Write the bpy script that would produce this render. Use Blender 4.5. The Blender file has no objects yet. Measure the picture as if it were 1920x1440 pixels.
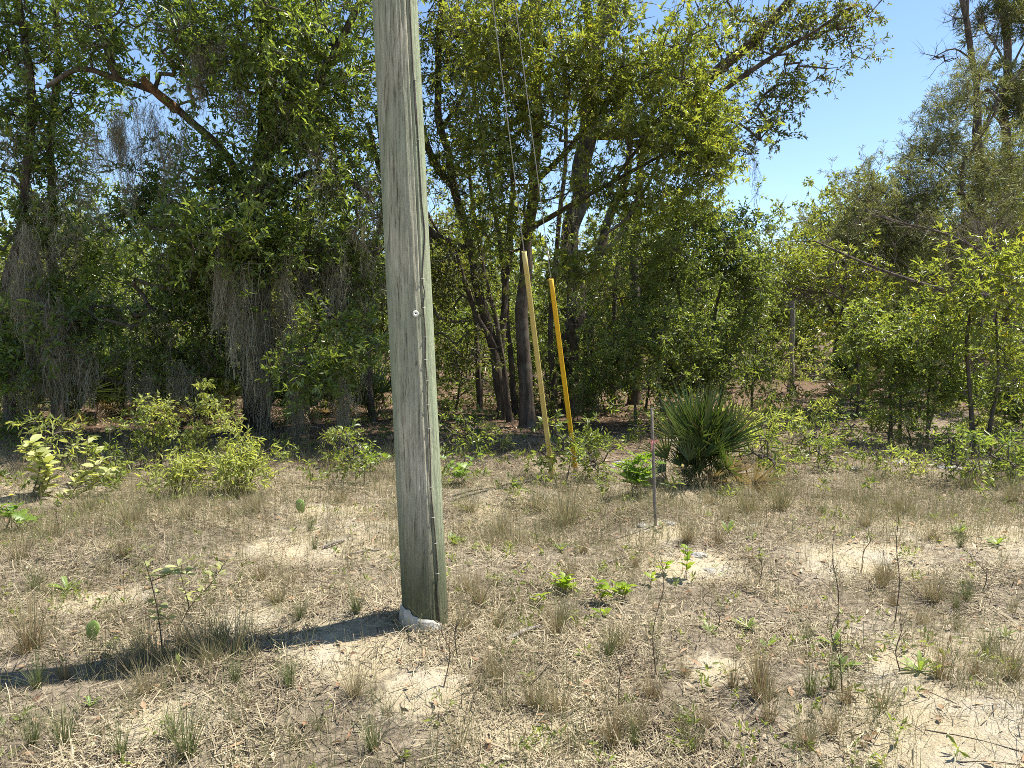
import bpy, math, random
import numpy as np
from mathutils import Vector, Matrix

# ------------------------------------------------------------------ camera, sky, sun, exposure
S = bpy.context.scene
COL = S.collection
F = 1332.0                       # focal length in pixels of the 1920 px wide photograph
PITCH = math.atan(100.0 / F)     # looking slightly down
EYE = 1.6
cam = bpy.data.cameras.new("camera")
cam.sensor_width = 36.0
cam.lens = 36.0 * F / 1920.0
cam.clip_start = 0.05
cam.clip_end = 2000.0
camo = bpy.data.objects.new("camera", cam)
camo.location = (0, 0, EYE)
camo.rotation_euler = (math.radians(90) - PITCH, 0, 0)
COL.objects.link(camo)
S.camera = camo

SUN_EL = math.radians(65)
SUN_AZ = math.atan2(0.97, 0.27)          # clockwise from +Y: to the right, slightly behind the pole
sun_dir = Vector((math.sin(SUN_AZ) * math.cos(SUN_EL), math.cos(SUN_AZ) * math.cos(SUN_EL), math.sin(SUN_EL)))
W = bpy.data.worlds.new("World")
S.world = W
W.use_nodes = True
wn = W.node_tree.nodes
sky = wn.new("ShaderNodeTexSky")
sky.sky_type = 'NISHITA'
sky.sun_disc = False
sky.sun_elevation = SUN_EL
sky.sun_rotation = SUN_AZ
sky.altitude = 30
sky.air_density = 1.0
sky.dust_density = 0.0
sky.ozone_density = 2.6
wn["Background"].inputs[1].default_value = 0.095
W.node_tree.links.new(sky.outputs[0], wn["Background"].inputs[0])

sl = bpy.data.lights.new("sun", 'SUN')
sl.energy = 5.0
sl.angle = math.radians(0.53)
sl.color = (1.0, 0.95, 0.86)
so = bpy.data.objects.new("sun", sl)
so.rotation_euler = (-sun_dir).to_track_quat('-Z', 'Y').to_euler()
so.location = (20, 10, 30)
COL.objects.link(so)

S.view_settings.view_transform = 'Standard'
S.view_settings.look = 'None'
S.view_settings.exposure = 1.22
S.view_settings.gamma = 1.0
S.render.engine = 'CYCLES'
S.cycles.max_bounces = 6
S.cycles.diffuse_bounces = 3
S.cycles.glossy_bounces = 2
S.cycles.transmission_bounces = 4
S.cycles.transparent_max_bounces = 4
S.cycles.caustics_reflective = False
S.cycles.caustics_refractive = False
S.cycles.use_denoising = False
S.cycles.filter_width = 0.9

# ------------------------------------------------------------------ numeric helpers
RNG = np.random.default_rng(7)

def _hash(ix, iy, iz, seed):
    h = (ix.astype(np.int64) * 374761393 + iy.astype(np.int64) * 668265263 + iz.astype(np.int64) * 2147483647 + seed * 974634777) & 0xFFFFFFFF
    h = ((h ^ (h >> 13)) * 1274126177) & 0xFFFFFFFF
    h = ((h ^ (h >> 16)) * 2246822519) & 0xFFFFFFFF
    h = h ^ (h >> 15)
    return (h & 0xFFFFFF) / float(0xFFFFFF)

def vnoise(p, seed=0):
    p = np.asarray(p, float)
    i = np.floor(p).astype(np.int64)
    f = p - i
    f = f * f * (3 - 2 * f)
    r = 0
    for dx in (0, 1):
        for dy in (0, 1):
            for dz in (0, 1):
                w = (f[:, 0] if dx else 1 - f[:, 0]) * (f[:, 1] if dy else 1 - f[:, 1]) * (f[:, 2] if dz else 1 - f[:, 2])
                r = r + w * _hash(i[:, 0] + dx, i[:, 1] + dy, i[:, 2] + dz, seed)
    return r

def n2(x, y, s, seed):
    x = np.atleast_1d(np.asarray(x, float)); y = np.atleast_1d(np.asarray(y, float))
    return vnoise(np.stack([x * s, y * s, np.zeros_like(x)], 1), seed)

def unit(v):
    return v / np.maximum(np.linalg.norm(v, axis=-1, keepdims=True), 1e-9)

def ray(px, py):
    u = (px - 960.0) / F
    v = (720.0 - py) / F
    return np.array([u, math.cos(PITCH) + v * math.sin(PITCH), -math.sin(PITCH) + v * math.cos(PITCH)])

def P(px, py, d):
    r = ray(px, py)
    r = r * (d / r[1])
    return np.array([r[0], r[1], EYE + r[2]])

POLE = P(795, 1185, 3.77)
POLE_X, POLE_Y = POLE[0], 3.80
MOUNDS = [  # x, y, radius, height
    (POLE_X - 0.05, POLE_Y - 0.02, 0.42, 0.06), (POLE_X - 0.75, POLE_Y - 0.05, 0.5, 0.05), (-2.6, 5.2, 0.8, 0.07),
    (1.6, 5.6, 0.6, 0.06), (3.2, 4.6, 0.9, 0.04), (2.4, 3.0, 0.5, 0.05), (-1.4, 4.2, 0.5, 0.05), (1.15, 5.85, 0.35, 0.07)]

def H(x, y):
    x = np.atleast_1d(np.asarray(x, float)); y = np.atleast_1d(np.asarray(y, float))
    r = np.hypot(x, y)
    fade = np.clip(1.0 - (r - 40) / 60.0, 0, 1)
    z = (n2(x, y, 0.5, 1) - 0.5) * 0.12 + (n2(x, y, 1.6, 2) - 0.5) * 0.07 + (n2(x, y, 5.0, 3) - 0.5) * 0.035
    z = z * fade
    for mx, my, mr, mh in MOUNDS:
        z = z + mh * np.exp(-((x - mx) ** 2 + (y - my) ** 2) / (mr * mr))
    return z

def h1(x, y):
    return float(H(x, y)[0])

def G(px, py):
    r = ray(px, py)
    z = 0.0
    for _ in range(6):
        t = (z - EYE) / r[2]
        z = 0.6 * z + 0.4 * h1(r[0] * t, r[1] * t)
    t = (z - EYE) / r[2]
    x, y = r[0] * t, r[1] * t
    return np.array([x, y, h1(x, y)])

_g = G(795, 1180)
POLE_X, POLE_Y = _g[0], _g[1] + 0.10
# sand patches (bare) in metres
SAND = []
for px, py, rr in ((1620, 1045, .42), (1840, 1400, .55), (650, 1200, .28), (690, 1235, .22), (460, 1160, .18), (1690, 1250, .2),
                   (560, 1030, .35), (180, 1130, .25), (1240, 1000, .25), (1300, 1060, .3), (820, 1290, .2), (330, 1350, .2), (1000, 1380, .18), (1350, 1250, .16), (1870, 1000, .4), (620, 960, .3)):
    g = G(px, py)
    SAND.append((g[0], g[1], rr))

def sandmask(x, y):
    x = np.atleast_1d(x); y = np.atleast_1d(y)
    m = np.zeros_like(x, float)
    for sx, sy, sr in SAND:
        q = ((x - sx) ** 2 + ((y - sy) * 1.15) ** 2) / (sr * sr)
        m = np.maximum(m, np.exp(-q * 0.9))
    n = n2(x, y, 3.0, 11) * 0.6 + n2(x, y, 9.0, 12) * 0.4
    open_ = np.clip((n2(x, y, 1.1, 13) - 0.52) * 4, 0, 1) * np.clip((9.5 - y) / 3.0, 0, 1) * 0.38
    return np.clip(np.maximum(m, open_) * (0.55 + n) , 0, 1)

# ------------------------------------------------------------------ mesh helpers
class Geo:
    def __init__(self):
        self.v = []; self.t = []; self.q = []; self.c = []; self.n = 0

    def add(self, v, tris=None, quads=None, tint=None):
        v = np.asarray(v, np.float32).reshape(-1, 3)
        self.v.append(v)
        if tris is not None and len(tris): self.t.append(np.asarray(tris, np.int32).reshape(-1, 3) + self.n)
        if quads is not None and len(quads): self.q.append(np.asarray(quads, np.int32).reshape(-1, 4) + self.n)
        if tint is None: tint = np.full((len(v), 3), 0.5, np.float32)
        self.c.append(np.asarray(tint, np.float32).reshape(-1, 3))
        self.n += len(v)

    def mesh(self, name, origin=(0, 0, 0), smooth=False):
        v = np.concatenate(self.v) - np.asarray(origin, np.float32)
        me = bpy.data.meshes.new(name)
        t = np.concatenate(self.t) if self.t else np.zeros((0, 3), np.int32)
        q = np.concatenate(self.q) if self.q else np.zeros((0, 4), np.int32)
        me.vertices.add(len(v)); me.vertices.foreach_set("co", v.ravel().astype(np.float32))
        loops = np.concatenate([t.ravel(), q.ravel()]).astype(np.int32)
        me.loops.add(len(loops)); me.loops.foreach_set("vertex_index", loops)
        starts = np.concatenate([np.arange(len(t)) * 3, len(t) * 3 + np.arange(len(q)) * 4]).astype(np.int32)
        me.polygons.add(len(starts)); me.polygons.foreach_set("loop_start", starts)
        me.update(calc_edges=True)
        c = np.concatenate(self.c)
        a = me.color_attributes.new("tint", 'BYTE_COLOR', 'POINT')
        rgba = np.concatenate([np.clip(c, 0, 1), np.ones((len(c), 1))], 1).astype(np.float32)
        a.data.foreach_set("color", rgba.ravel())
        if smooth:
            me.polygons.foreach_set("use_smooth", np.ones(len(starts), bool))
        return me

def obj(name, me, mat, parent=None, loc=(0, 0, 0)):
    o = bpy.data.objects.new(name, me)
    if mat is not None and len(me.materials) == 0: me.materials.append(mat)
    o.location = loc
    if parent is not None: o.parent = parent
    COL.objects.link(o)
    return o

def tag(o, label, cat, group=None):
    o["label"] = label; o["category"] = cat
    if group: o["group"] = group
    return o

def thing(name, loc, label, cat, group=None):
    o = bpy.data.objects.new(name, None)
    o.empty_display_size = 0.1
    o.location = [float(a) for a in loc]
    COL.objects.link(o)
    return tag(o, label, cat, group)

def stuff(name, geo, mat, label, cat, smooth=False):
    o = obj(name, geo.mesh(name, smooth=smooth), mat)
    tag(o, label, cat); o["kind"] = "stuff"
    return o

def copy_tree(o, parent=None):
    c = o.copy(); COL.objects.link(c); c.parent = parent
    for ch in list(o.children): copy_tree(ch, c)
    return c

def frames(t):
    ref = np.where(np.abs(t[..., 2:3]) > 0.9, np.array([1.0, 0, 0]), np.array([0, 0, 1.0]))
    u = unit(np.cross(t, ref)); w = np.cross(t, u)
    return u, w

def tubes(geo, paths, radii, sides=4, tint=None):
    """paths (N,K,3), radii (N,K): open tubes."""
    paths = np.asarray(paths, float); radii = np.asarray(radii, float)
    N, K, _ = paths.shape
    if N == 0: return
    t = unit(np.gradient(paths, axis=1) if K > 1 else paths)
    mt = unit(t.mean(1))
    u0, _ = frames(mt)
    u = unit(u0[:, None, :] - (u0[:, None, :] * t).sum(-1, keepdims=True) * t); w = np.cross(t, u)
    a = np.arange(sides) / sides * 2 * math.pi
    ring = u[:, :, None, :] * np.cos(a)[None, None, :, None] + w[:, :, None, :] * np.sin(a)[None, None, :, None]
    v = paths[:, :, None, :] + ring * radii[:, :, None, None]
    idx = np.arange(N * K * sides).reshape(N, K, sides)
    a0 = idx[:, :-1, :]; a1 = np.roll(a0, -1, 2); b0 = idx[:, 1:, :]; b1 = np.roll(b0, -1, 2)
    q = np.stack([a0, a1, b1, b0], -1).reshape(-1, 4)
    tc = None
    if tint is not None: tc = np.repeat(np.asarray(tint, float).reshape(N, 1, 3), K * sides, 1)
    geo.add(v, quads=q, tint=tc)

def ribbons(geo, paths, widths, side, tint=None):
    paths = np.asarray(paths, float); N, K, _ = paths.shape
    if N == 0: return
    widths = np.asarray(widths, float)
    off = side[:, None, :] * widths[:, :, None] * 0.5
    v = np.stack([paths - off, paths + off], 2)
    idx = np.arange(N * K * 2).reshape(N, K, 2)
    q = np.stack([idx[:, :-1, 0], idx[:, :-1, 1], idx[:, 1:, 1], idx[:, 1:, 0]], -1).reshape(-1, 4)
    tc = None
    if tint is not None: tc = np.repeat(np.asarray(tint, float).reshape(N, 1, 3), K * 2, 1)
    geo.add(v, quads=q, tint=tc)

def leaves(geo, p, d, n, L, Wd, tint, shape="diamond", fold=0.18, curl=0.15):
    """flat leaf blades with a fold along the midrib: p base, d direction, n normal."""
    N = len(p)
    if N == 0: return
    s = unit(np.cross(d, n)); n = np.cross(s, d)
    L = np.asarray(L).reshape(-1, 1) * np.ones((N, 1)); Wd = np.asarray(Wd).reshape(-1, 1) * np.ones((N, 1))
    if shape == "diamond":
        l = p + d * L * 0.55 + s * Wd * 0.5 + n * Wd * fold
        r = p + d * L * 0.55 - s * Wd * 0.5 + n * Wd * fold
        tip = p + d * L - n * L * curl
        v = np.stack([p, l, r, tip], 1)
        b = (np.arange(N) * 4)[:, None]
        tri = np.concatenate([b + np.array([[0, 2, 3]]), b + np.array([[0, 3, 1]])], 0)
        geo.add(v, tris=tri, tint=np.repeat(tint.reshape(N, 1, 3), 4, 1))
    else:
        l1 = p + d * L * 0.32 + s * Wd * 0.42 + n * Wd * fold; r1 = p + d * L * 0.32 - s * Wd * 0.42 + n * Wd * fold
        l2 = p + d * L * 0.7 + s * Wd * 0.46 + n * (Wd * fold - L * curl * .3); r2 = p + d * L * 0.7 - s * Wd * 0.46 + n * (Wd * fold - L * curl * .3)
        tip = p + d * L - n * L * curl
        v = np.stack([p, l1, r1, l2, r2, tip], 1)
        b = (np.arange(N) * 6)[:, None]
        tri = np.concatenate([b + np.array([[0, 2, 4]]), b + np.array([[0, 4, 5]]), b + np.array([[0, 5, 3]]), b + np.array([[0, 3, 1]])], 0)
        geo.add(v, tris=tri, tint=np.repeat(tint.reshape(N, 1, 3), 6, 1))

def catmull(pts, step):
    pts = np.asarray(pts, float)
    if len(pts) == 2: pts = np.array([pts[0], (pts[0] + pts[1]) / 2, pts[1]])
    e = np.concatenate([[2 * pts[0] - pts[1]], pts, [2 * pts[-1] - pts[-2]]])
    out = []
    for i in range(1, len(e) - 2):
        m = max(2, int(np.linalg.norm(e[i + 1] - e[i]) / step))
        t = np.arange(m)[:, None] / m
        p0, p1, p2, p3 = e[i - 1], e[i], e[i + 1], e[i + 2]
        out.append(0.5 * (2 * p1 + (p2 - p0) * t + (2 * p0 - 5 * p1 + 4 * p2 - p3) * t ** 2 + (3 * p1 - p0 - 3 * p2 + p3) * t ** 3))
    out.append(e[-2][None])
    return np.concatenate(out)

# ------------------------------------------------------------------ materials
def new_mat(name):
    m = bpy.data.materials.new(name); m.use_nodes = True
    nt = m.node_tree
    b = nt.nodes["Principled BSDF"]
    return m, nt, b, nt.nodes["Material Output"]

def nd(nt, typ, **kw):
    n = nt.nodes.new(typ)
    for k, v in kw.items(): setattr(n, k, v)
    return n

def mixc(nt, fac, a, b, mode='MIX'):
    m = nd(nt, "ShaderNodeMix", data_type='RGBA', blend_type=mode)
    for sock, val in ((m.inputs[0], fac), (m.inputs[6], a), (m.inputs[7], b)):
        if hasattr(val, "is_linked") or hasattr(val, "links"): nt.links.new(val, sock)
        elif isinstance(val, (tuple, list)): sock.default_value = (*val[:3], 1)
        else: sock.default_value = val
    return m.outputs[2]

def noise(nt, scale, detail=4, rough=0.6, vec=None, dist=0.0):
    n = nd(nt, "ShaderNodeTexNoise"); n.inputs["Scale"].default_value = scale
    n.inputs["Detail"].default_value = detail; n.inputs["Roughness"].default_value = rough; n.inputs["Distortion"].default_value = dist
    if vec is not None: nt.links.new(vec, n.inputs["Vector"])
    return n.outputs["Fac"]

def ramp(nt, src, stops):
    r = nd(nt, "ShaderNodeValToRGB")
    e = r.color_ramp.elements
    while len(e) < len(stops): e.new(0.5)
    for el, (pos, c) in zip(e, stops):
        el.position = pos; el.color = (*c, 1) if len(c) == 3 else c
    nt.links.new(src, r.inputs[0])
    return r.outputs[0]

def coords(nt, scale=(1, 1, 1), which="Object"):
    tc = nd(nt, "ShaderNodeTexCoord"); mp = nd(nt, "ShaderNodeMapping")
    mp.inputs["Scale"].default_value = scale
    nt.links.new(tc.outputs[which], mp.inputs["Vector"])
    return mp.outputs[0]

def bump(nt, b, h, strength, dist):
    bp = nd(nt, "ShaderNodeBump"); bp.inputs["Strength"].default_value = strength; bp.inputs["Distance"].default_value = dist
    nt.links.new(h, bp.inputs["Height"]); nt.links.new(bp.outputs[0], b.inputs["Normal"])

def tint_sep(nt):
    a = nd(nt, "ShaderNodeAttribute", attribute_name="tint"); s = nd(nt, "ShaderNodeSeparateColor")
    nt.links.new(a.outputs["Color"], s.inputs[0])
    return s.outputs

def leaf_mat(name, dark, light, old=(0.20, 0.14, 0.03), trans=0.4, rough=0.42, spec=0.45, by_object=False, tboost=(1.75, 1.70, 0.75)):
    m, nt, b, out = new_mat(name)
    if by_object:
        oi = nd(nt, "ShaderNodeObjectInfo"); f = oi.outputs["Random"]
        col = mixc(nt, f, dark, light)
    else:
        s = tint_sep(nt)
        col = mixc(nt, s[0], dark, light)
        col = mixc(nt, s[1], col, old)
    nt.links.new(col, b.inputs["Base Color"])
    b.inputs["Roughness"].default_value = rough; b.inputs["Specular IOR Level"].default_value = spec
    tr = nd(nt, "ShaderNodeBsdfTranslucent")
    tcol = mixc(nt, 1.0, col, tboost, 'MULTIPLY')
    nt.links.new(tcol, tr.inputs[0])
    mx = nd(nt, "ShaderNodeMixShader"); mx.inputs[0].default_value = trans
    nt.links.new(b.outputs[0], mx.inputs[1]); nt.links.new(tr.outputs[0], mx.inputs[2]); nt.links.new(mx.outputs[0], out.inputs[0])
    return m

def bark_mat(name, dark, light, scale=14, moss=0.0):
    m, nt, b, out = new_mat(name)
    v = coords(nt, (1, 1, 0.25))
    n = noise(nt, scale, 6, 0.7, v, 0.4)
    c = ramp(nt, n, [(0.32, dark), (0.68, light)])
    n2_ = noise(nt, 2.2, 4, 0.6, coords(nt))
    lich = ramp(nt, n2_, [(0.55, (0, 0, 0)), (0.68, (1, 1, 1))])
    c = mixc(nt, mixc(nt, 1.0, lich, (moss, moss, moss), 'MULTIPLY'), c, (0.30, 0.31, 0.26))
    nt.links.new(c, b.inputs["Base Color"]); b.inputs["Roughness"].default_value = 0.95; b.inputs["Specular IOR Level"].default_value = 0.1
    bump(nt, b, n, 1.0, 0.02)
    return m

def plain_tint(name, a, b_, c_=(0.1, 0.06, 0.03), rough=0.8, trans=0.0, spec=0.2):
    return leaf_mat(name, a, b_, c_, trans, rough, spec, tboost=(1.1, 1.05, 0.9))

M = {}
M["oak"] = leaf_mat("oak_leaf", (0.070, 0.112, 0.026), (0.195, 0.255, 0.068), (0.22, 0.21, 0.04), 0.52, 0.30, 0.6)
M["turkey"] = leaf_mat("turkey_oak_leaf", (0.100, 0.135, 0.028), (0.235, 0.270, 0.065), (0.28, 0.25, 0.04), 0.52, 0.30, 0.6)
M["sparse"] = leaf_mat("live_oak_leaf", (0.080, 0.098, 0.026), (0.18, 0.205, 0.058), (0.17, 0.12, 0.04), 0.52, 0.4, 0.5)
M["young"] = leaf_mat("young_oak_leaf", (0.085, 0.130, 0.034), (0.215, 0.265, 0.080), (0.2, 0.17, 0.03), 0.52, 0.38, 0.5)
M["pale"] = leaf_mat("pale_shrub_leaf", (0.20, 0.25, 0.075), (0.38, 0.41, 0.15), (0.24, 0.2, 0.08), 0.52, 0.5, 0.35)
M["far"] = leaf_mat("far_leaf", (0.13, 0.160, 0.040), (0.25, 0.275, 0.08), (0.2, 0.17, 0.05), 0.5, 0.5, 0.3)
M["needle"] = leaf_mat("pine_needle", (0.15, 0.17, 0.068), (0.28, 0.295, 0.13), (0.17, 0.13, 0.06), 0.25, 0.5, 0.3)
M["palm"] = leaf_mat("palmetto_blade", (0.032, 0.066, 0.014), (0.085, 0.13, 0.034), (0.24, 0.19, 0.09), 0.25, 0.35, 0.5)
M["palm_dead"] = leaf_mat("dead_palmetto_blade", (0.20, 0.15, 0.10), (0.32, 0.25, 0.17), (0.3, 0.2, 0.1), 0.2, 0.7, 0.2)
M["bigleaf"] = leaf_mat("seedling_leaf", (0.24, 0.26, 0.11), (0.40, 0.41, 0.19), (0.3, 0.2, 0.1), 0.4, 0.5, 0.35, by_object=True)
M["pale_obj"] = leaf_mat("pale_broad_leaf", (0.29, 0.32, 0.12), (0.46, 0.47, 0.22), (0.3, 0.2, 0.1), 0.4, 0.5, 0.35, by_object=True)
M["runner"] = leaf_mat("runner_leaf", (0.17, 0.27, 0.025), (0.29, 0.37, 0.04), (0.3, 0.2, 0.1), 0.5, 0.42, 0.4, by_object=True)
M["rosette"] = leaf_mat("rosette_leaf", (0.13, 0.21, 0.035), (0.25, 0.32, 0.08), (0.3, 0.2, 0.1), 0.4, 0.45, 0.4, by_object=True)
M["lobed"] = leaf_mat("lobed_leaf", (0.11, 0.20, 0.025), (0.21, 0.31, 0.045), (0.3, 0.2, 0.1), 0.45, 0.42, 0.45, by_object=True)
M["grass"] = plain_tint("grass_blade", (0.33, 0.27, 0.16), (0.14, 0.175, 0.065), (0.23, 0.15, 0.085), 0.7, 0.3)
M["straw"] = plain_tint("straw", (0.17, 0.135, 0.09), (0.46, 0.39, 0.255), (0.10, 0.07, 0.05), 0.85, 0.1)
M["litter"] = plain_tint("dead_leaf", (0.19, 0.10, 0.055), (0.42, 0.29, 0.17), (0.5, 0.42, 0.3), 0.7, 0.15)
M["moss"] = plain_tint("moss_strand", (0.23, 0.205, 0.145), (0.45, 0.415, 0.30), (0.08, 0.06, 0.04), 0.9, 0.3, 0.1)
M["bark"] = bark_mat("oak_bark", (0.035, 0.027, 0.02), (0.15, 0.12, 0.095), 16, 0.35)
M["bark_dark"] = bark_mat("charred_bark", (0.008, 0.007, 0.006), (0.04, 0.033, 0.027), 16, 0.0)
M["bark_pine"] = bark_mat("pine_bark", (0.05, 0.04, 0.033), (0.20, 0.16, 0.13), 12, 0.2)
M["bark_grey"] = bark_mat("dead_wood", (0.14, 0.12, 0.10), (0.36, 0.33, 0.28), 20, 0.2)
M["bark_red"] = bark_mat("broken_wood", (0.08, 0.045, 0.025), (0.24, 0.14, 0.075), 20, 0.0)
M["twig"] = bark_mat("twig_bark", (0.05, 0.042, 0.034), (0.17, 0.145, 0.115), 30, 0.2)
M["stem"] = bark_mat("shrub_stem", (0.06, 0.05, 0.035), (0.19, 0.15, 0.10), 30, 0.0)

# ------------------------------------------------------------------ ground
def spaced(lo, hi, step, far):
    core = np.arange(lo, hi + 1e-6, step)
    g = step * 1.35 ** np.arange(1, 40); g = np.cumsum(g); g = g[g < far]
    return np.concatenate([(lo - g)[::-1], core, hi + g])

xs = spaced(-6.0, 6.0, 0.07, 900); ys = spaced(2.0, 11.0, 0.075, 900)
gx, gy = np.meshgrid(xs, ys)
X, Y = gx.ravel(), gy.ravel()
Z = H(X, Y)
sm = sandmask(X, Y)
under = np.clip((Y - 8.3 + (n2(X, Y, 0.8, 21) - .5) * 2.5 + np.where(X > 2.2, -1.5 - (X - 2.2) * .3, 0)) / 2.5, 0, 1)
gg = Geo()
idx = np.arange(len(X)).reshape(gx.shape)
q = np.stack([idx[:-1, :-1], idx[:-1, 1:], idx[1:, 1:], idx[1:, :-1]], -1).reshape(-1, 4)
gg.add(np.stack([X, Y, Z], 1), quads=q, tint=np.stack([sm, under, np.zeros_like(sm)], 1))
m, nt, b, out = new_mat("sandy_ground")
s = tint_sep(nt)
co = coords(nt)
fine = noise(nt, 120, 5, 0.7, co)
mid = noise(nt, 22, 6, 0.7, co, 0.6)
big = noise(nt, 2.0, 4, 0.6, co)
sandc = ramp(nt, fine, [(0.32, (0.33, 0.27, 0.17)), (0.5, (0.46, 0.385, 0.25)), (0.7, (0.55, 0.47, 0.32))])
sandc = mixc(nt, ramp(nt, big, [(.45, (0, 0, 0)), (.65, (.8, .8, .8))]), sandc, (0.47, 0.425, 0.34))
debris = ramp(nt, mid, [(0.32, (0.085, 0.07, 0.052)), (0.5, (0.22, 0.18, 0.13)), (0.70, (0.40, 0.335, 0.24))])
addm = nd(nt, "ShaderNodeMath", operation='ADD'); nt.links.new(s[0], addm.inputs[0]); nt.links.new(mid, addm.inputs[1])
fac = ramp(nt, addm.outputs[0], [(0.62, (0, 0, 0)), (1.0, (1, 1, 1))])
c1 = mixc(nt, fac, debris, sandc)
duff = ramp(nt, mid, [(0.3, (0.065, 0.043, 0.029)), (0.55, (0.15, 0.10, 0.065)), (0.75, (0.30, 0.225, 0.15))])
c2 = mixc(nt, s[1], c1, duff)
nt.links.new(c2, b.inputs["Base Color"])
b.inputs["Roughness"].default_value = 0.95; b.inputs["Specular IOR Level"].default_value = 0.1
hsum = nd(nt, "ShaderNodeMath", operation='MULTIPLY_ADD'); hsum.inputs[1].default_value = 0.35
nt.links.new(fine, hsum.inputs[0]); nt.links.new(mid, hsum.inputs[2])
bump(nt, b, hsum.outputs[0], 1.0, 0.03)
M["ground"] = m
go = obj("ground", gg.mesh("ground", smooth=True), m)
go["kind"] = "structure"; go["label"] = "sandy ground strewn with dry grass and litter"

# ------------------------------------------------------------------ vegetation engine
def rand_unit(n, rng):
    return unit(rng.normal(size=(n, 3)))

def tint_of(n, rng, base=0.5, spread=0.5, old=0.03):
    t = np.zeros((n, 3)); t[:, 0] = np.clip(base + (rng.random(n) - .5) * 2 * spread, 0, 1)
    t[:, 1] = np.where(rng.random(n) < old, 0.5 + 0.5 * rng.random(n), rng.random(n) * 0.12); t[:, 2] = rng.random(n)
    return t

def add_sprays(geo, tw, c, outd, ns, nl, twl, L, Wd, rng, droop=0.0, up=0.7, shape="diamond", kind="leaf", base=None, old=0.03, rtw=0.0022, spread=0.8):
    """leaf sprays at twig ends: c (N,3) centres, outd (N,3) outward directions."""
    N = len(c)
    if N == 0: return
    cc = np.repeat(c, ns, 0); oo = np.repeat(outd, ns, 0)
    d = unit(oo * 0.7 + rand_unit(N * ns, rng) * spread + np.array([0, 0, -droop]))
    ln = twl * (0.5 + 0.8 * rng.random(N * ns))[:, None]
    end = cc + d * ln + np.array([0, 0, -0.25 * droop]) * ln
    if tw is not None:
        ribbons(tw, np.stack([cc, end], 1), np.tile(np.array([[rtw * 2.6, rtw * 1.2]]), (N * ns, 1)), unit(np.cross(d, rand_unit(N * ns, rng))))
    n = N * ns * nl
    t = (0.2 + 0.8 * np.sqrt(rng.random(n)))[:, None]
    p = np.repeat(cc, nl, 0) * (1 - t) + np.repeat(end, nl, 0) * t
    dd = np.repeat(d, nl, 0)
    if base is None: base = np.full(N, 0.5)
    bt = np.repeat(base, ns * nl)
    if kind == "needle":
        ld = unit(dd * 0.8 + rand_unit(n, rng) * 0.85)
        nn = rand_unit(n, rng)
        tt = tint_of(n, rng, 0.5, 0.4, old); tt[:, 0] = np.clip(bt + (rng.random(n) - .5) * .6, 0, 1)
        leaves(geo, p, ld, nn, L * (0.7 + 0.6 * rng.random(n)), Wd, tt, "diamond", 0.0, 0.12)
        return
    ld = unit(dd * 0.55 + rand_unit(n, rng) * 0.85 + np.array([0, 0, 0.05 - droop * 0.5]))
    nn = unit(np.array([0, 0, up]) + rand_unit(n, rng) * 0.75)
    tt = tint_of(n, rng, 0.5, 0.4, old); tt[:, 0] = np.clip(bt + (rng.random(n) - .5) * .7, 0, 1)
    sz = 0.5 + 0.9 * rng.random(n)
    if kind == "lobed":      # narrow lobed leaf: a blade and two side lobes
        s_ = unit(np.cross(ld, nn))
        leaves(geo, p, ld, nn, L * sz, Wd * sz, tt, "diamond", 0.2, 0.12)
        for sg in (-1, 1):
            leaves(geo, p + ld * (L * sz * 0.3)[:, None], unit(ld * 0.75 + sg * s_ * 0.8), nn, L * sz * 0.5, Wd * sz * 0.6, tt, "diamond", 0.1, 0.1)
        return
    leaves(geo, p, ld, nn, L * sz, Wd * sz, tt, shape, 0.16, 0.14)

def limb_path(pts, r0, r1, rng, wig=0.6, step=0.16, root=False):
    w = [P(*p) if len(p) == 3 else np.array(p[:3]) for p in pts]
    if root:
        b0 = w[0].copy(); b0[2] = h1(b0[0], b0[1]) - 0.12
        w[0] = b0 if abs(w[0][2] - b0[2]) < 0.5 else w[0]
        if not np.allclose(w[0], b0): w = [b0] + w
    c = catmull(w, step)
    k = len(c); t = np.linspace(0, 1, k)
    r = r0 + (r1 - r0) * t ** 0.8
    ph = rng.random(3) * 50
    off = np.stack([vnoise(np.stack([c[:, 2] * 1.7 + ph[i], c[:, 0] * 1.7, c[:, 1] * 1.7], 1), 31 + i) - .5 for i in range(3)], 1)
    off[:, 2] *= 0.4
    c = c + off * wig * np.minimum(1, t * 6)[:, None] * np.maximum(r, 0.03)[:, None] * 3
    if root:
        r = r * (1 + 0.7 * np.exp(-np.arange(k) * step / 0.18))
    return c, r

def limb_mesh(c, r, rng, sides=12, rough=0.1):
    g = Geo(); tubes(g, c[None], r[None], sides)
    v = g.v[0]; cen = np.repeat(c, sides, 0)
    n = vnoise(v * np.array([9, 9, 3.0]), 41) - 0.5
    g.v[0] = (cen + (v - cen) * (1 + rough * 2 * n)[:, None]).astype(np.float32)
    return g

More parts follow.
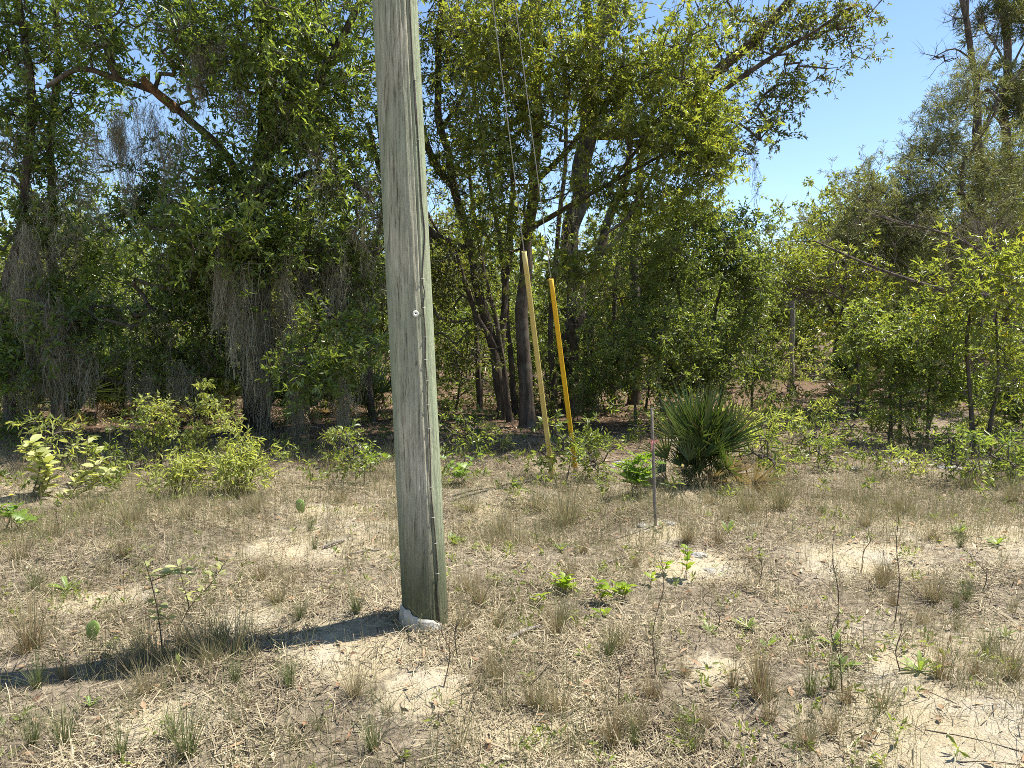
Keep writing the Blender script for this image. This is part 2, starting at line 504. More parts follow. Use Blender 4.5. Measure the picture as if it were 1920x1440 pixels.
def tree(name, label, cat, limbs, clumps, leaf, mat, seed, bark="bark", group=None, twig="twig", wig=0.6, noise_s=1.1, cut=0.42,
         droop=0.05, parts=("trunk", "limb"), r_tip=0.004, step_nodes=0.3, base_at=None, sag=0.12, bare=None, thin=0.72):
    """limbs: [(points, r0, r1)] (first is the trunk); clumps: [(px,py,d, rx_px, ry_px, depth_m, n, tone)] or world tuples."""
    rng = np.random.default_rng(seed)
    paths = []
    for i, lb in enumerate(limbs):
        c, r = limb_path(lb[0], lb[1], lb[2], rng, wig, root=(i == 0 or (len(lb) > 3 and lb[3])))
        paths.append((c, r))
    base = paths[0][0][0].copy(); base[2] += 0.12
    root = thing(name, base, label, cat, group)
    for i, (c, r) in enumerate(paths):
        g = limb_mesh(c, r, rng, 14 if i == 0 else 10)
        bm = limbs[i][4] if len(limbs[i]) > 4 else bark
        obj(parts[0] if i == 0 or (len(limbs[i]) > 3 and limbs[i][3]) else parts[1], g.mesh("trunk", base, True), M[bm], root)
    # cluster centres
    cs, tone = [], []
    for cl in clumps:
        px, py, d, rx, ry, rd, n, tn = cl
        n = max(3, int(n * thin))
        cen = P(px, py, d); sx = rx / F * d; sz = ry / F * d
        q_ = rng.normal(size=(n * 3, 3)); q_ = q_ * 0.54
        pts = cen + q_ * np.array([sx, rd, sz])
        k = vnoise(pts * noise_s + seed, 5) * 0.65 + vnoise(pts * noise_s * 2.7 + seed, 6) * 0.35
        pts = pts[k > cut][:n]
        cs.append(pts); tone.append(np.full(len(pts), tn))
    cs = np.concatenate(cs); tone = np.concatenate(tone)
    keep = cs[:, 2] > H(cs[:, 0], cs[:, 1]) + 0.12
    cs, tone = cs[keep], tone[keep]
    # connect to the skeleton
    lim = np.concatenate([c[::2] for c, r in paths]); nl_ = len(lim)
    maxn = nl_ + len(cs) * 14
    nodes = np.zeros((maxn, 3)); nodes[:nl_] = lim; par = np.full(maxn, -1); cnt = np.zeros(maxn); cnt_n = nl_
    d0 = np.array([((lim - c) ** 2).sum(1).min() for c in cs])
    order = np.argsort(d0)
    outd = np.zeros_like(cs); tipn = np.zeros(len(cs), int)
    for i in order:
        c = cs[i]
        dv = nodes[:cnt_n] - c
        dist = np.sqrt((dv ** 2).sum(1)) + np.maximum(dv[:, 2], 0) * 0.5
        j = int(dist.argmin()); a = nodes[j]; ln = np.linalg.norm(c - a)
        m_ = int(min(12, max(1, round(ln / step_nodes))))
        prev = j; bend = rng.normal(size=3) * ln * 0.09; bend[2] += ln * sag
        for k in range(1, m_ + 1):
            t = k / m_
            nodes[cnt_n] = a + (c - a) * t + bend * math.sin(math.pi * t) + (rng.normal(size=3) * 0.02 if k < m_ else 0)
            par[cnt_n] = prev; prev = cnt_n; cnt_n += 1
        cnt[prev] += 1; tipn[i] = prev
        outd[i] = nodes[prev] - nodes[par[prev]]
    for k in range(cnt_n - 1, nl_ - 1, -1): cnt[par[k]] += cnt[k]
    e = np.arange(nl_, cnt_n)
    r1 = r_tip * np.maximum(cnt[e], 1) ** 0.42; pc = par[e]
    r0 = np.where(pc >= nl_, r_tip * np.maximum(cnt[pc], 1) ** 0.42, r1 * 1.15); r0 = np.minimum(r0, r1 * 1.6)
    tw = Geo()
    pa, pb = nodes[pc], nodes[e]
    big_ = r1 > 0.012
    for msk, sd in ((big_, 6), (~big_, 3)):
        if msk.any(): tubes(tw, np.stack([pa[msk], pb[msk] + (pb[msk] - pa[msk]) * 0.03], 1), np.stack([r0[msk], r1[msk]], 1), sd)
    if leaf is not None:
        g = Geo()
        lv = rng.random(len(cs)) > .10          # a few twigs are bare
        add_sprays(g, tw, cs[lv], unit(outd + 1e-6)[lv], rng=rng, droop=droop, base=tone[lv], **leaf)
        obj("crown", g.mesh("crown", base), M[mat], root)["kind"] = "stuff"
    elif bare:
        ns = bare; cc = np.repeat(cs, ns, 0); oo = np.repeat(unit(outd + 1e-6), ns, 0)
        d = unit(oo * .8 + rand_unit(len(cc), rng) * .9); l_ = (0.1 + .25 * rng.random((len(cc), 1)))
        md = cc + d * l_ * .5; en = cc + d * l_ + rand_unit(len(cc), rng) * l_ * .25
        tubes(tw, np.stack([cc, md, en], 1), np.tile(np.array([[.003, .0024, .0012]]), (len(cc), 1)), 3)
    obj("branches", tw.mesh("branches", base), M[twig], root)["kind"] = "stuff"
    return root

OAK = dict(ns=4, nl=7, twl=0.24, L=0.096, Wd=0.031, old=0.03)
TURK = dict(ns=4, nl=5, twl=0.30, L=0.118, Wd=0.026, kind="lobed", old=0.05)
LIVE = dict(ns=4, nl=7, twl=0.20, L=0.072, Wd=0.027, old=0.05)
YOUNG = dict(ns=4, nl=9, twl=0.22, L=0.070, Wd=0.025, old=0.03)
NEED = dict(ns=4, nl=13, twl=0.24, L=0.105, Wd=0.0085, kind="needle", old=0.08)
FARL = dict(ns=4, nl=8, twl=0.30, L=0.12, Wd=0.055, old=0.04)

# ------------------------------------------------------------------ trees
tree("moss_oak", "broad oak with a charred black trunk draped in grey moss", "tree",
     [([(484, 800, 11.6), (482, 690, 11.6), (479, 570, 11.6), (477, 430, 11.6), (488, 310, 11.5), (503, 210, 11.4), (500, 60, 11.3), (510, -160, 11.2)], 0.20, 0.11, False, "bark_dark"),
      ([(477, 420, 11.6), (432, 300, 11.2), (368, 236, 10.9), (290, 172, 10.6), (222, 150, 10.4), (150, 130, 10.3), (85, 165, 10.2)], 0.085, 0.03),
      ([(222, 150, 10.4), (198, 90, 10.4), (168, 10, 10.4), (140, -110, 10.4)], 0.06, 0.04),
      ([(330, 205, 10.75), (296, 180, 10.5), (258, 143, 10.3)], 0.075, 0.055, False, "bark_red"),
      ([(488, 310, 11.5), (560, 215, 11.0), (625, 110, 10.8), (690, -20, 10.6)], 0.09, 0.05),
      ([(478, 400, 11.6), (560, 330, 11.3), (640, 330, 11.0), (700, 380, 10.8)], 0.07, 0.03),
      ([(479, 470, 11.6), (420, 420, 10.8), (380, 440, 10.0)], 0.05, 0.02),
      ([(480, 520, 11.6), (540, 500, 10.6), (620, 590, 9.8)], 0.045, 0.02)],
     [(470, 40, 10.4, 150, 110, 1.3, 300, .6), (620, 80, 10.4, 120, 130, 1.2, 320, .75), (370, 110, 10.6, 110, 90, 1.0, 150, .45), (240, 60, 10.2, 120, 80, 1.0, 150, .5),
      (570, 280, 10.7, 140, 110, 1.1, 320, .6), (650, 400, 11.0, 90, 110, 1.0, 190, .55), (440, 370, 10.6, 90, 70, .9, 190, .45), (420, 455, 9.8, 125, 62, .8, 330, .72),
      (520, 470, 10.2, 80, 50, .7, 130, .7), (350, 540, 10.6, 110, 70, .9, 240, .42), (610, 655, 9.4, 78, 52, .5, 150, .75), (640, 520, 11.0, 80, 70, .7, 150, .4),
      (170, 610, 10.2, 100, 48, .7, 140, .45), (400, 650, 10.9, 110, 50, .7, 130, .4), (300, 340, 11.0, 60, 60, .6, 70, .3), (290, 410, 11, 70, 40, .6, 80, .35), (500, 190, 10.7, 110, 80, 1.0, 260, .45),
      (90, 690, 10.3, 110, 40, .6, 110, .45), (300, 690, 11.2, 110, 40, .6, 110, .4), (560, 720, 11.2, 60, 30, .4, 50, .4),
      (560, -150, 10.8, 330, 120, 2.0, 460, .5), (250, -140, 10.8, 200, 100, 1.8, 300, .45), (400, -330, 11.6, 420, 120, 2.4, 420, .5)],
     OAK, "oak", 101, cut=0.48, noise_s=2.1, thin=.78)

tree("slender_oak", "slender oak with thin stems at the left edge of the clearing", "tree",
     [([(108, 820, 11.4), (102, 640, 11.4), (98, 430, 11.4), (96, 260, 11.4), (108, 90, 11.4), (100, -120, 11.3)], 0.085, 0.04),
      ([(20, 820, 11.0), (10, 560, 11.0), (40, 400, 11.0), (55, 200, 10.9), (30, -60, 10.8)], 0.085, 0.05, True),
      ([(98, 430, 11.4), (60, 380, 11.0), (20, 330, 10.8)], 0.035, 0.02)],
     [(50, 70, 10.8, 110, 110, 1.0, 270, .55), (20, 250, 10.7, 90, 80, .9, 160, .5), (120, 190, 11.2, 80, 60, .8, 120, .35), (60, 420, 11.0, 80, 50, .8, 150, .45),
      (110, 330, 11.4, 60, 60, .6, 80, .3), (60, 580, 10.8, 90, 50, .7, 190, .5), (20, 660, 10.4, 80, 45, .6, 130, .5), (150, 500, 11.5, 70, 50, .7, 110, .4), (40, -110, 10.8, 180, 90, 1.4, 160, .4), (-80, 300, 11, 80, 300, 1.2, 260, .4)],
     OAK, "oak", 102, cut=0.50, noise_s=2.1)

tree("turkey_oak", "yellow-green turkey oak in front of the grey trunks behind the guy wires", "tree",
     [([(990, 795, 12.0), (986, 700, 12.0), (984, 600, 12.0), (986, 480, 12.0), (1000, 330, 11.9), (1012, 190, 11.8), (1005, 20, 11.6), (1010, -150, 11.5)], 0.135, 0.06),
      ([(1000, 345, 11.9), (1050, 300, 11.4), (1110, 230, 11.1), (1190, 140, 10.9)], 0.055, 0.025),
      ([(988, 430, 12.0), (1060, 390, 11.5), (1150, 340, 11.2), (1260, 280, 11.0)], 0.055, 0.02),
      ([(1005, 250, 11.8), (960, 180, 11.2), (930, 100, 10.8)], 0.05, 0.02),
      ([(1150, 340, 11.2), (1220, 250, 11.0), (1290, 160, 10.8)], 0.03, 0.015)],
     [(960, 95, 10.2, 100, 75, .8, 260, .65), (1010, 185, 10.6, 80, 50, .7, 120, .55), (905, 230, 10.8, 55, 60, .6, 80, .4), (1170, 110, 10.6, 100, 90, .9, 230, .55),
      (1270, 150, 10.6, 75, 90, .8, 190, .6), (1240, 260, 10.5, 110, 60, .8, 210, .6), (960, 320, 10.8, 90, 65, .7, 150, .4), (1200, 345, 10.8, 110, 50, .7, 160, .55),
      (1310, 300, 10.9, 55, 45, .7, 90, .6), (1075, 40, 10.8, 80, 60, .8, 120, .5), (1070, 490, 10.2, 60, 40, .5, 75, .5), (930, 420, 11.4, 80, 50, .6, 90, .3), (1330, 220, 11.0, 35, 30, .5, 40, .6),
      (1100, -110, 10.8, 280, 90, 1.4, 260, .5), (1130, 200, 10.8, 60, 35, .5, 60, .5)],
     TURK, "turkey", 103, cut=0.48, noise_s=2.3, thin=.66)

tree("tall_oak", "tall thick-trunked oak whose long limbs reach out against the blue sky", "tree",
     [([(1072, 765, 14.0), (1074, 620, 14.0), (1077, 480, 14.0), (1081, 340, 14.0), (1096, 230, 14.0), (1118, 110, 14.0), (1135, 0, 13.9), (1160, -160, 13.8)], 0.20, 0.15),
      ([(1096, 250, 14.0), (1180, 250, 13.7), (1270, 215, 13.5), (1352, 130, 13.3), (1420, 70, 13.2), (1482, 0, 13.1), (1560, -90, 13)], 0.12, 0.075),
      ([(1180, 250, 13.7), (1280, 220, 13.3), (1370, 160, 13.0), (1450, 105, 12.8), (1540, 50, 12.7), (1600, 10, 12.6)], 0.085, 0.02),
      ([(1270, 235, 13.4), (1330, 225, 13.0), (1385, 232, 12.8), (1425, 262, 12.7)], 0.05, 0.015),
      ([(1118, 110, 14.0), (1100, 30, 13.8), (1085, -80, 13.6)], 0.1, 0.08),
      ([(1135, 60, 13.9), (1165, -30, 13.7), (1190, -120, 13.5)], 0.09, 0.06)],
     [(1450, 55, 13.0, 100, 55, 1.0, 170, .4), (1550, 35, 12.8, 80, 50, .9, 150, .45), (1600, 25, 12.7, 35, 40, .5, 50, .5), (1500, 110, 12.9, 90, 40, .8, 120, .4), (1560, 90, 12.8, 35, 50, .5, 60, .45),
      (1440, 180, 12.9, 70, 35, .6, 75, .4), (1480, 180, 12.8, 30, 45, .4, 45, .45), (1420, 250, 12.8, 55, 40, .5, 70, .35), (1370, 60, 13.2, 70, 70, .8, 110, .4), (1380, 240, 12.9, 60, 30, .5, 50, .35),
      (1480, -90, 13.0, 180, 80, 1.5, 200, .4), (1150, -100, 13.8, 180, 90, 1.5, 160, .4), (1340, 140, 13.2, 60, 50, .6, 60, .4)],
     LIVE, "sparse", 104, cut=0.50, noise_s=2.6, thin=.46, r_tip=0.0045)

tree("leaning_oak", "leaning dark-limbed oak with sparse small leaves just right of the pole", "tree",
     [([(948, 752, 13.0), (925, 640, 13.0), (905, 560, 13.0), (878, 470, 13.0), (850, 350, 12.9), (828, 240, 12.8), (822, 120, 12.7), (828, 0, 12.6), (835, -120, 12.5)], 0.11, 0.05),
      ([(850, 350, 12.9), (815, 310, 12.8), (785, 230, 12.7), (770, 120, 12.6), (740, 0, 12.5)], 0.075, 0.04),
      ([(880, 470, 13.0), (835, 455, 12.8), (790, 420, 12.6), (720, 330, 12.4), (690, 230, 12.3)], 0.09, 0.04),
      ([(828, 240, 12.8), (870, 170, 12.5), (890, 60, 12.3)], 0.045, 0.02),
      ([(935, 690, 13.0), (945, 600, 13.0), (948, 520, 13.1), (960, 400, 13.1), (955, 250, 13.1)], 0.075, 0.04),
      ([(930, 660, 13), (900, 600, 12.7), (870, 520, 12.6), (850, 450, 12.6)], 0.06, 0.03)],
     [(860, 130, 12.3, 60, 120, .8, 170, .3), (790, 260, 12.2, 80, 90, .7, 120, .3), (880, 60, 12.3, 60, 70, .7, 90, .35), (760, 60, 12.2, 80, 80, .7, 110, .35), (850, 320, 12.4, 60, 50, .6, 70, .3),
      (840, 540, 12.6, 70, 60, .7, 110, .35), (870, 650, 12.4, 60, 50, .5, 80, .4), (780, 480, 12.4, 90, 70, .7, 130, .3), (850, -100, 12.2, 150, 80, 1.2, 130, .35), (690, 560, 12, 60, 80, .6, 110, .4)],
     LIVE, "sparse", 105, cut=0.38, noise_s=1.4, r_tip=0.0045)

for k, (pts, r0, lab) in enumerate([
        ([(958, 755, 12.6), (936, 640, 12.6), (910, 520, 12.6), (890, 400, 12.6), (880, 250, 12.5), (905, 80, 12.4)], .055, "slender dark oak stem leaning left beside the leaning oak"),
        ([(968, 752, 13.4), (950, 620, 13.4), (945, 500, 13.4), (925, 380, 13.4), (900, 230, 13.4), (870, 60, 13.3)], .06, "slim oak stem between the leaning oak and the taller guard"),
        ([(1040, 750, 13.5), (1035, 600, 13.5), (1045, 450, 13.5), (1062, 300, 13.5), (1060, 150, 13.4), (1040, -20, 13.4)], .065, "slim oak stem between the two yellow guards"),
        ([(900, 748, 14.0), (895, 620, 14.0), (868, 520, 14.0), (820, 430, 14.0), (760, 330, 13.9)], .06, "crooked grey oak stem leaning towards the pole"),
        ([(1150, 752, 14.2), (1148, 620, 14.2), (1160, 500, 14.2), (1185, 400, 14.2), (1235, 300, 14.1), (1250, 180, 14.0)], .06, "slim grey oak stem beside the forked oak"),
        ([(700, 790, 12.6), (690, 640, 12.6), (700, 500, 12.6), (720, 350, 12.6), (705, 200, 12.5)], .06, "slim oak stem half hidden behind the pole's left side")]):
    tree("slim_oak", lab, "tree", [(pts, r0, r0 * .4)], [(pts[-1][0], pts[-1][1], pts[-1][2], 70, 60, .6, 60, .4), (pts[-2][0], pts[-2][1], pts[-2][2], 50, 50, .5, 30, .4), (pts[2][0], pts[2][1], pts[2][2], 40, 40, .4, 14, .4)], LIVE, "sparse", 130 + k, cut=.45, noise_s=2.2, group="slender oak stems in the middle")

tree("forked_oak", "grey forked oak trunk standing right of the thick oak trunk", "tree",
     [([(1108, 760, 15.0), (1108, 620, 15.0), (1115, 520, 15.0), (1130, 440, 15.0), (1150, 385, 15.0), (1172, 330, 15.0), (1180, 200, 15.0)], 0.16, 0.06),
      ([(1122, 480, 15.0), (1165, 440, 14.9), (1180, 400, 14.8), (1215, 370, 14.7)], 0.06, 0.03, False, "bark_grey"),
      ([(1192, 760, 15.5), (1192, 600, 15.5), (1190, 470, 15.5), (1200, 360, 15.5), (1205, 220, 15.5)], 0.14, 0.07, True)],
     [(1180, 180, 14.5, 90, 80, .9, 140, .4), (1250, 380, 14.5, 60, 60, .7, 90, .4), (1100, 560, 14.5, 80, 60, .6, 90, .35), (1030, 600, 14.5, 60, 60, .6, 70, .35), (1150, 640, 14.5, 80, 60, .6, 110, .35)],
     LIVE, "sparse", 106, noise_s=1.3)

tree("young_oak", "dense leafy young oak thicket behind the stake and palmetto clump", "tree",
     [([(1325, 745, 12.2), (1332, 640, 12.2), (1345, 560, 12.2), (1365, 480, 12.2), (1375, 420, 12.2)], 0.04, 0.015),
      ([(1290, 745, 12.0), (1285, 640, 12.0), (1270, 540, 12.0), (1255, 430, 12.0)], 0.035, 0.015, True),
      ([(1350, 745, 12.5), (1375, 650, 12.5), (1410, 560, 12.5), (1430, 470, 12.5)], 0.03, 0.012, True),
      ([(1240, 750, 11.4), (1235, 690, 11.4), (1225, 620, 11.3)], 0.02, 0.01, True),
      ([(1190, 745, 11.8), (1180, 650, 11.8), (1165, 560, 11.8)], 0.025, 0.01, True),
      ([(1410, 735, 13), (1418, 640, 13), (1425, 560, 13)], 0.025, 0.01, True)],
     [(1290, 410, 11.9, 100, 50, .8, 230, .6), (1390, 450, 12.2, 60, 50, .7, 150, .4), (1245, 500, 11.6, 90, 60, .7, 210, .6), (1345, 510, 11.7, 90, 60, .7, 210, .6), (1410, 510, 12.3, 40, 55, .6, 90, .5),
      (1230, 650, 11.0, 95, 52, .6, 240, .7), (1310, 620, 11.6, 90, 60, .6, 190, .5), (1395, 600, 12.3, 50, 55, .6, 100, .5), (1150, 600, 11.8, 60, 60, .5, 110, .4), (1290, 710, 11.6, 110, 28, .5, 130, .45),
      (1385, 690, 12.4, 45, 35, .5, 60, .5), (1150, 700, 11.6, 70, 35, .5, 90, .4)],
     YOUNG, "young", 107, cut=0.48, noise_s=2.3, r_tip=0.003)

tree("scrub_oak", "low bright scrub oak bush with two slim trunks at the right", "tree",
     [([(1672, 770, 10.6), (1668, 720, 10.6), (1678, 660, 10.6), (1690, 610, 10.5)], 0.03, 0.014),
      ([(1692, 765, 10.5), (1690, 720, 10.5), (1678, 670, 10.5), (1650, 630, 10.4)], 0.026, 0.012, True),
      ([(1740, 765, 10.4), (1745, 700, 10.3), (1750, 640, 10.2)], 0.022, 0.01, True)],
     [(1720, 610, 10.2, 90, 40, .6, 200, .7), (1650, 650, 10.2, 70, 35, .5, 120, .6), (1740, 680, 10.0, 85, 45, .6, 180, .6), (1780, 620, 10.2, 50, 45, .5, 90, .6), (1700, 740, 10.1, 90, 30, .5, 110, .5), (1790, 720, 10.0, 40, 40, .4, 60, .5)],
     YOUNG, "young", 108, cut=0.52, noise_s=2.8, thin=.5, r_tip=0.003)

tree("turkey_oak", "thin turkey oak with lobed yellow-green leaves at the right edge", "tree",
     [([(1826, 800, 9.6), (1818, 720, 9.6), (1812, 640, 9.6), (1822, 570, 9.5), (1842, 510, 9.4)], 0.036, 0.014),
      ([(1858, 790, 9.6), (1872, 700, 9.6), (1868, 610, 9.5), (1880, 540, 9.4)], 0.03, 0.012, True)],
     [(1825, 520, 9.3, 65, 40, .5, 85, .75), (1885, 560, 9.2, 50, 45, .5, 75, .8), (1810, 580, 9.4, 60, 35, .4, 55, .5), (1870, 640, 9.4, 60, 45, .5, 65, .5), (1905, 700, 9.5, 40, 60, .4, 50, .4), (1850, 480, 9.4, 30, 20, .3, 25, .8)],
     TURK, "turkey", 109, cut=0.5, noise_s=2.8, thin=.36, r_tip=0.003)

tree("turkey_oak", "leafy turkey oak sapling between the clearing and the fallen grey limbs", "tree",
     [([(1610, 740, 12.5), (1606, 650, 12.5), (1590, 580, 12.4), (1570, 520, 12.3)], 0.03, 0.012)],
     [(1560, 510, 12.2, 60, 35, .5, 90, .65), (1500, 490, 12.4, 50, 28, .5, 70, .7), (1625, 560, 12.2, 45, 40, .5, 60, .5), (1590, 620, 12.4, 45, 40, .5, 45, .5)],
     TURK, "turkey", 110, thin=.42, cut=0.44, noise_s=1.7, r_tip=0.003)

# pines and dead trees on the right
tree("sand_pine", "bushy grey-green sand pine sloping down beside the open sky", "tree",
     [([(1870, 760, 14.5), (1862, 620, 14.5), (1850, 480, 14.5), (1842, 360, 14.5), (1836, 200, 14.5), (1830, 120, 14.5)], 0.10, 0.03),
      ([(1800, 365, 13.8), (1806, 310, 13.8), (1822, 285, 13.8), (1852, 235, 13.7), (1875, 190, 13.6)], 0.05, 0.015),
      ([(1850, 520, 14.5), (1780, 440, 14.0), (1700, 400, 13.7), (1620, 390, 13.5)], 0.05, 0.015),
      ([(1845, 430, 14.5), (1790, 340, 14.0), (1740, 290, 13.8)], 0.04, 0.012),
      ([(1862, 600, 14.5), (1760, 540, 13.9), (1660, 480, 13.6)], 0.04, 0.012)],
     [(1700, 360, 13.6, 90, 55, .9, 240, .5), (1780, 270, 13.8, 55, 70, .8, 190, .45), (1800, 190, 14.0, 35, 50, .6, 90, .5), (1860, 320, 14.0, 70, 80, .9, 230, .4), (1640, 420, 13.5, 80, 50, .8, 200, .5),
      (1760, 430, 13.6, 100, 60, .9, 260, .42), (1880, 440, 14.0, 60, 70, .8, 190, .4), (1680, 500, 13.6, 100, 50, .8, 190, .45), (1600, 480, 13.8, 60, 45, .7, 110, .5), (1800, 520, 13.8, 90, 40, .7, 120, .35), (1830, 140, 14.2, 25, 35, .4, 35, .5), (1740, 290, 13.7, 30, 30, .4, 40, .55), (1660, 350, 13.5, 25, 20, .3, 25, .55)],
     NEED, "needle", 111, bark="bark_pine", cut=0.36, noise_s=1.6, droop=0.0, r_tip=0.0035)

tree("longleaf_pine", "tall straight pine with needle tufts at the right edge of the sky", "tree",
     [([(1893, 760, 17.0), (1890, 500, 17.0), (1888, 250, 17.0), (1884, 60, 17.0), (1880, -140, 17.0)], 0.13, 0.07),
      ([(1888, 250, 17.0), (1850, 200, 16.8), (1830, 180, 16.7)], 0.03, 0.015),
      ([(1885, 120, 17.0), (1850, 60, 16.8), (1842, 30, 16.7)], 0.03, 0.015),
      ([(1885, 150, 17.0), (1915, 90, 16.9), (1940, 50, 16.8)], 0.03, 0.015)],
     [(1855, 30, 16.8, 25, 30, .6, 24, .4), (1900, 40, 16.8, 30, 60, .7, 50, .4), (1870, 170, 16.8, 40, 40, .7, 45, .4), (1905, 200, 16.8, 30, 60, .7, 50, .4), (1890, 330, 16.8, 40, 60, .7, 50, .4), (1890, -80, 16.8, 60, 70, 1., 60, .4)],
     dict(ns=4, nl=22, twl=0.18, L=0.20, Wd=0.008, kind="needle", old=0.06), "needle", 112, bark="bark_pine", cut=0.3, noise_s=1.6, droop=-0.1)

tree("dead_snag", "dead bare-branched snag rising above the pine at the right", "tree",
     [([(1838, 760, 15.2), (1836, 500, 15.2), (1832, 300, 15.2), (1830, 160, 15.2), (1818, 80, 15.1), (1806, 10, 15.0), (1796, -60, 15.0)], 0.10, 0.05),
      ([(1822, 100, 15.1), (1812, 50, 15.0), (1816, -20, 15.0)], 0.05, 0.03),
      ([(1830, 170, 15.2), (1850, 120, 15.0), (1866, 90, 14.9), (1870, 60, 14.9)], 0.045, 0.015),
      ([(1822, 110, 15.1), (1790, 92, 14.9), (1765, 100, 14.8), (1745, 112, 14.8)], 0.022, 0.008),
      ([(1840, 250, 15.2), (1880, 170, 15.0), (1920, 130, 15.0)], 0.035, 0.015)],
     [(1765, 100, 14.8, 30, 18, .3, 18, .4), (1790, 30, 14.9, 20, 25, .3, 14, .4), (1860, 80, 14.9, 30, 35, .4, 26, .4), (1840, 40, 15, 30, 40, .4, 18, .4), (1780, 110, 14.8, 20, 14, .3, 10, .4)],
     None, None, 113, cut=0.2, twig="bark", bark="bark", r_tip=0.006, step_nodes=0.2, bare=4)

for k, (pts, r0, lab, sd) in enumerate([
        ([(1935, 590, 10.9), (1870, 560, 11.0), (1780, 545, 11.2), (1690, 520, 11.4), (1610, 490, 11.6), (1530, 452, 11.8)], .045, "long pale grey dead limb slanting from the right edge towards the clearing", 121),
        ([(1930, 510, 11.6), (1850, 478, 11.8), (1780, 440, 12.0), (1700, 420, 12.2), (1640, 405, 12.3)], .035, "grey bare limb crossing the pine foliage, uppermost of the dead limbs", 122),
        ([(1935, 640, 10.3), (1880, 650, 10.5), (1800, 690, 10.6), (1740, 745, 10.7)], .045, "dark dead limb drooping to the ground behind the scrub oak", 123),
        ([(1900, 500, 11.0), (1870, 470, 11.1), (1850, 430, 11.2)], .025, "short white broken limb sticking up by the pine foliage", 124),
        ([(1600, 580, 12.0), (1560, 552, 12.1), (1520, 548, 12.2), (1490, 555, 12.3)], .018, "thin forked grey branch beside the turkey oak sapling", 125)]):
    rng = np.random.default_rng(sd)
    c, r = limb_path(pts, r0, r0 * .3, rng, 0.8)
    if k == 2: c[-1][2] = h1(c[-1][0], c[-1][1])
    root = thing("dead_limb", c[0], lab, "dead limb", "dead limbs by the pine")
    obj("limb", limb_mesh(c, r, rng, 8).mesh("limb", c[0], True), M["bark_pine"], root)
    tg = Geo(); st = c[np.linspace(2, len(c) - 1, 26).astype(int)]
    st = np.repeat(st, 2, 0); dr = unit(rand_unit(len(st), rng) + unit(c[-1] - c[0]) * .7)
    l_ = .25 + .5 * rng.random((len(st), 1)); md = st + dr * l_ * .5 + rand_unit(len(st), rng) * l_ * .1; en = st + dr * l_ + rand_unit(len(st), rng) * l_ * .2
    tubes(tg, np.stack([st, md, en], 1), np.tile(np.array([[.007, .005, .002]]), (len(st), 1)), 4)
    s2 = np.repeat((md + en) / 2, 3, 0); d2 = unit(np.repeat(dr, 3, 0) + rand_unit(len(s2), rng)); l2 = .1 + .25 * rng.random((len(s2), 1))
    tubes(tg, np.stack([s2, s2 + d2 * l2], 1), np.tile(np.array([[.003, .0015]]), (len(s2), 1)), 3)
    obj("twigs", tg.mesh("twigs", c[0]), M["bark_pine"], root)["kind"] = "stuff"

# ------------------------------------------------------------------ trees and shrubs farther back (prototypes, then copies)
def proto_tree(name, label, seed, h, spread, n, leafd, mat, group, trunk_r=.1, low=.35, cat="tree"):
    """a free-standing tree built at x=0, y=40 in world space; moved afterwards."""
    rng = np.random.default_rng(seed)
    Y0 = 40.0
    zb = h1(0, Y0)
    lim = [([(0, Y0, zb, 0), (rng.normal() * .15, Y0 + rng.normal() * .15, zb + h * .45, 0), (rng.normal() * .3, Y0 + rng.normal() * .3, zb + h * .85, 0)], trunk_r, trunk_r * .3)]
    for k in range(5):
        a = k * 1.256 + rng.random(); z0 = h * (.25 + .1 * k)
        lim.append(([(0, Y0, zb + z0, 0), (math.cos(a) * spread * .4, Y0 + math.sin(a) * spread * .4, zb + z0 + h * .12, 0), (math.cos(a) * spread * .8, Y0 + math.sin(a) * spread * .8, zb + z0 + h * .2, 0)], trunk_r * .45, trunk_r * .12))
    cl = []
    for k in range(9):
        a = rng.random() * 6.28; rr = spread * (.25 + .5 * rng.random()); zz = h * (low + (.95 - low) * (k + .5) / 9)
        rr *= math.sqrt(max(.15, 1 - abs((zz / h - .55) / .6)))
        # as a pseudo pixel clump at depth Y0
        x = math.cos(a) * rr; y = Y0 + math.sin(a) * rr; z = zb + zz
        u = x / y * F; 
        rz = (z - EYE) / y
        v_ = (rz * math.cos(PITCH) + math.sin(PITCH)) / (math.cos(PITCH) - rz * math.sin(PITCH))
        rd = ray(0, 720 - v_ * F); u = x / y * rd[1] * F
        cl.append((960 + u, 720 - v_ * F, y, spread * .55 * F / y, h * .17 * F / y, spread * .55, n // 9, .3 + .5 * rng.random()))
    return tree(name, label, cat, lim, cl, leafd, mat, seed, group=group, cut=.36, noise_s=1.2, step_nodes=.4, r_tip=.005)

def place(o, x, y, rz, sc):
    o.location = (x, y, h1(x, y) - 0.02); o.rotation_euler = (0, 0, rz); o.scale = (sc, sc, sc * (0.9 + 0.2 * random.random()))

